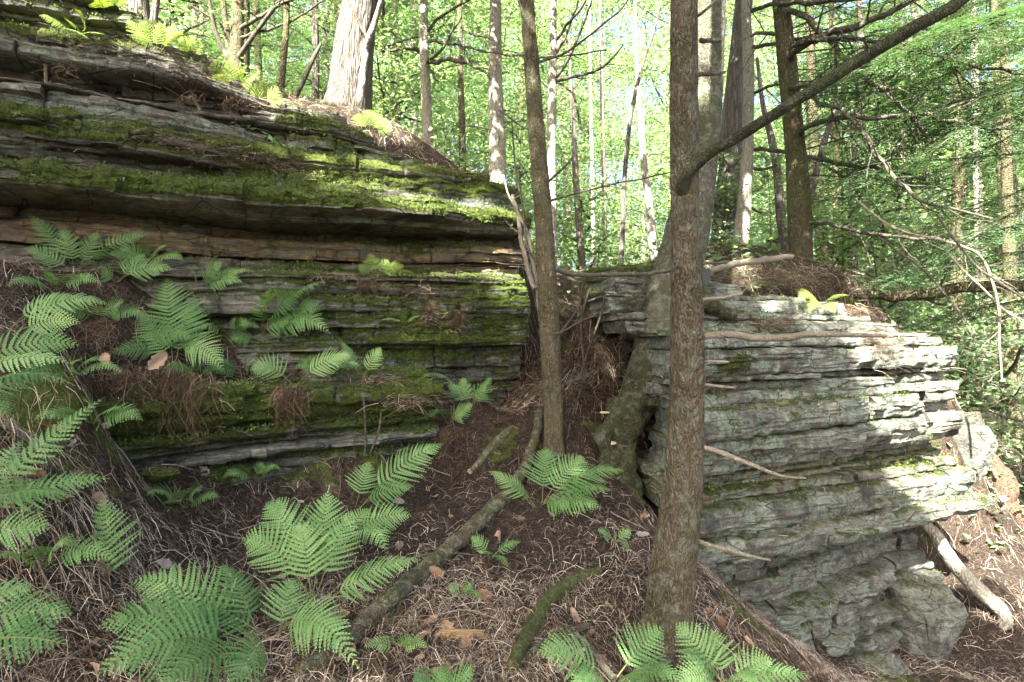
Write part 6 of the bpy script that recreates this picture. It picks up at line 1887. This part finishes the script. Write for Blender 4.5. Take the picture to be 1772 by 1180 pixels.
G_ = "dry leaves on the needle litter"
dry_leaf("upright tan dry leaf caught on the slope above the straggly roots", 273, 625, 2.95, 40, 801, .62, sit=False, face=True)
dry_leaf("small pinkish dry leaf left of the upright tan leaf", 183, 620, 2.8, 22, 802, .55, sit=False, face=True)
dry_leaf("long flat tan leaf or bark chip at the left, before the low ledge", 105, 790, 2.55, 78, 803, .55)
dry_leaf("orange-brown dry leaf lying left of the fallen limb", 752, 943, 2.72, 40, 804, .38)
dry_leaf("rusty dry leaf beside the ladder-like fern", 610, 975, 2.6, 30, 805, .2)
dry_leaf("large brown dry leaf half under the blunt fern frond", 580, 1070, 2.3, 44, 806, .35)
dry_leaf("curled brown dry leaf near the foot of the nearest scaly trunk", 1243, 1075, 2.75, 34, 807, .3)
dry_leaf("pale lavender-grey leaf on the left slope", 285, 930, 2.5, 30, 808, .95)
for k, (lab, px, py, w_) in enumerate([("flat tan bracket fungus on the wrapped tree's root", 1054, 767, 30), ("small pale bracket fungus above the flat one on the root", 1046, 714, 17)]):
    d_ = surf_depth(px, py, 3.95)
    d_ = 3.97
    c_ = P(px, py, d_); s_ = w_ / F * d_ / 2
    th = np.linspace(0, 2 * math.pi, 25)[:-1]
    rg_ = np.array([0.0, .5, .85, 1.0, .9, .5, 0.0]); zz = np.array([.30, .28, .18, .02, -.10, -.12, -.12])
    rr = 1 + .08 * np.sin(th * 3 + k) + .04 * np.sin(th * 7)
    V = np.stack([c_[0] + s_ * rg_[:, None] * rr * np.cos(th), c_[1] + s_ * .7 * rg_[:, None] * rr * np.sin(th), c_[2] + s_ * (zz[:, None] + 0 * th)], -1)
    ix = np.arange(V.shape[0] * 24).reshape(-1, 24)
    Qf = np.stack([ix[:-1], np.roll(ix[:-1], -1, 1), np.roll(ix[1:], -1, 1), ix[1:]], -1).reshape(-1, 4)
    m_ = MB(); m_.add(V, Qf, 0, np.repeat(np.clip(rg_, 0, 1), 24))
    tag(m_.build("bracket_fungus", M_FUNGUS), lab, "fungus")
dry_leaf("crumpled whitish leaf right of the yellow split wood", 965, 1082, 2.4, 26, 810, .95)
dry_leaf("crumpled pinkish leaf near the mossy stick", 905, 1095, 2.3, 30, 811, .9)
for k in range(110):
    for _ in range(20):
        px, y = rl.uniform(20, 1330 if k < 92 else 1760), 1 / rl.uniform(1 / (4.2 if k < 92 else 6), 1 / 1.75)
        x = (px - CX) / F * y
        z = float(ground_h(np.array([x]), np.array([y]))[0])
        py = CY - z / y * F
        if 700 < py < 1175:
            break
    tn = float(rl.choice([.25, .45, .65, .95]))
    dry_leaf(spot_label({.25: "rusty", .45: "brown", .65: "tan", .95: "greyish"}[tn] + " dry leaf on the needles", px, py), px, py, y, rl.uniform(14, 34) * 2.6 / y, 830 + k, tn, G_)

# yellow split wood
m_ = MB()
for k in range(7):
    dx = rl.normal(0, 6)
    A = pxpath([(752 + k * 2, 1078 + k * 4, 6, 2.2), (790, 1092 + k * 2, 7, 2.2), (835, 1080 + k, 3, 2.22)])
    A[:, 2] = ground_h(A[:, 0], A[:, 1]) + .02 + .004 * k
    S = smooth_path(A, 12)
    add_tube(m_, S[:, :3], S[:, 3], 5, 0, tint=float(rl.random()))
tag(m_.build("split_wood", M_WOOD), "yellow splintered piece of split wood on the litter", "wood")
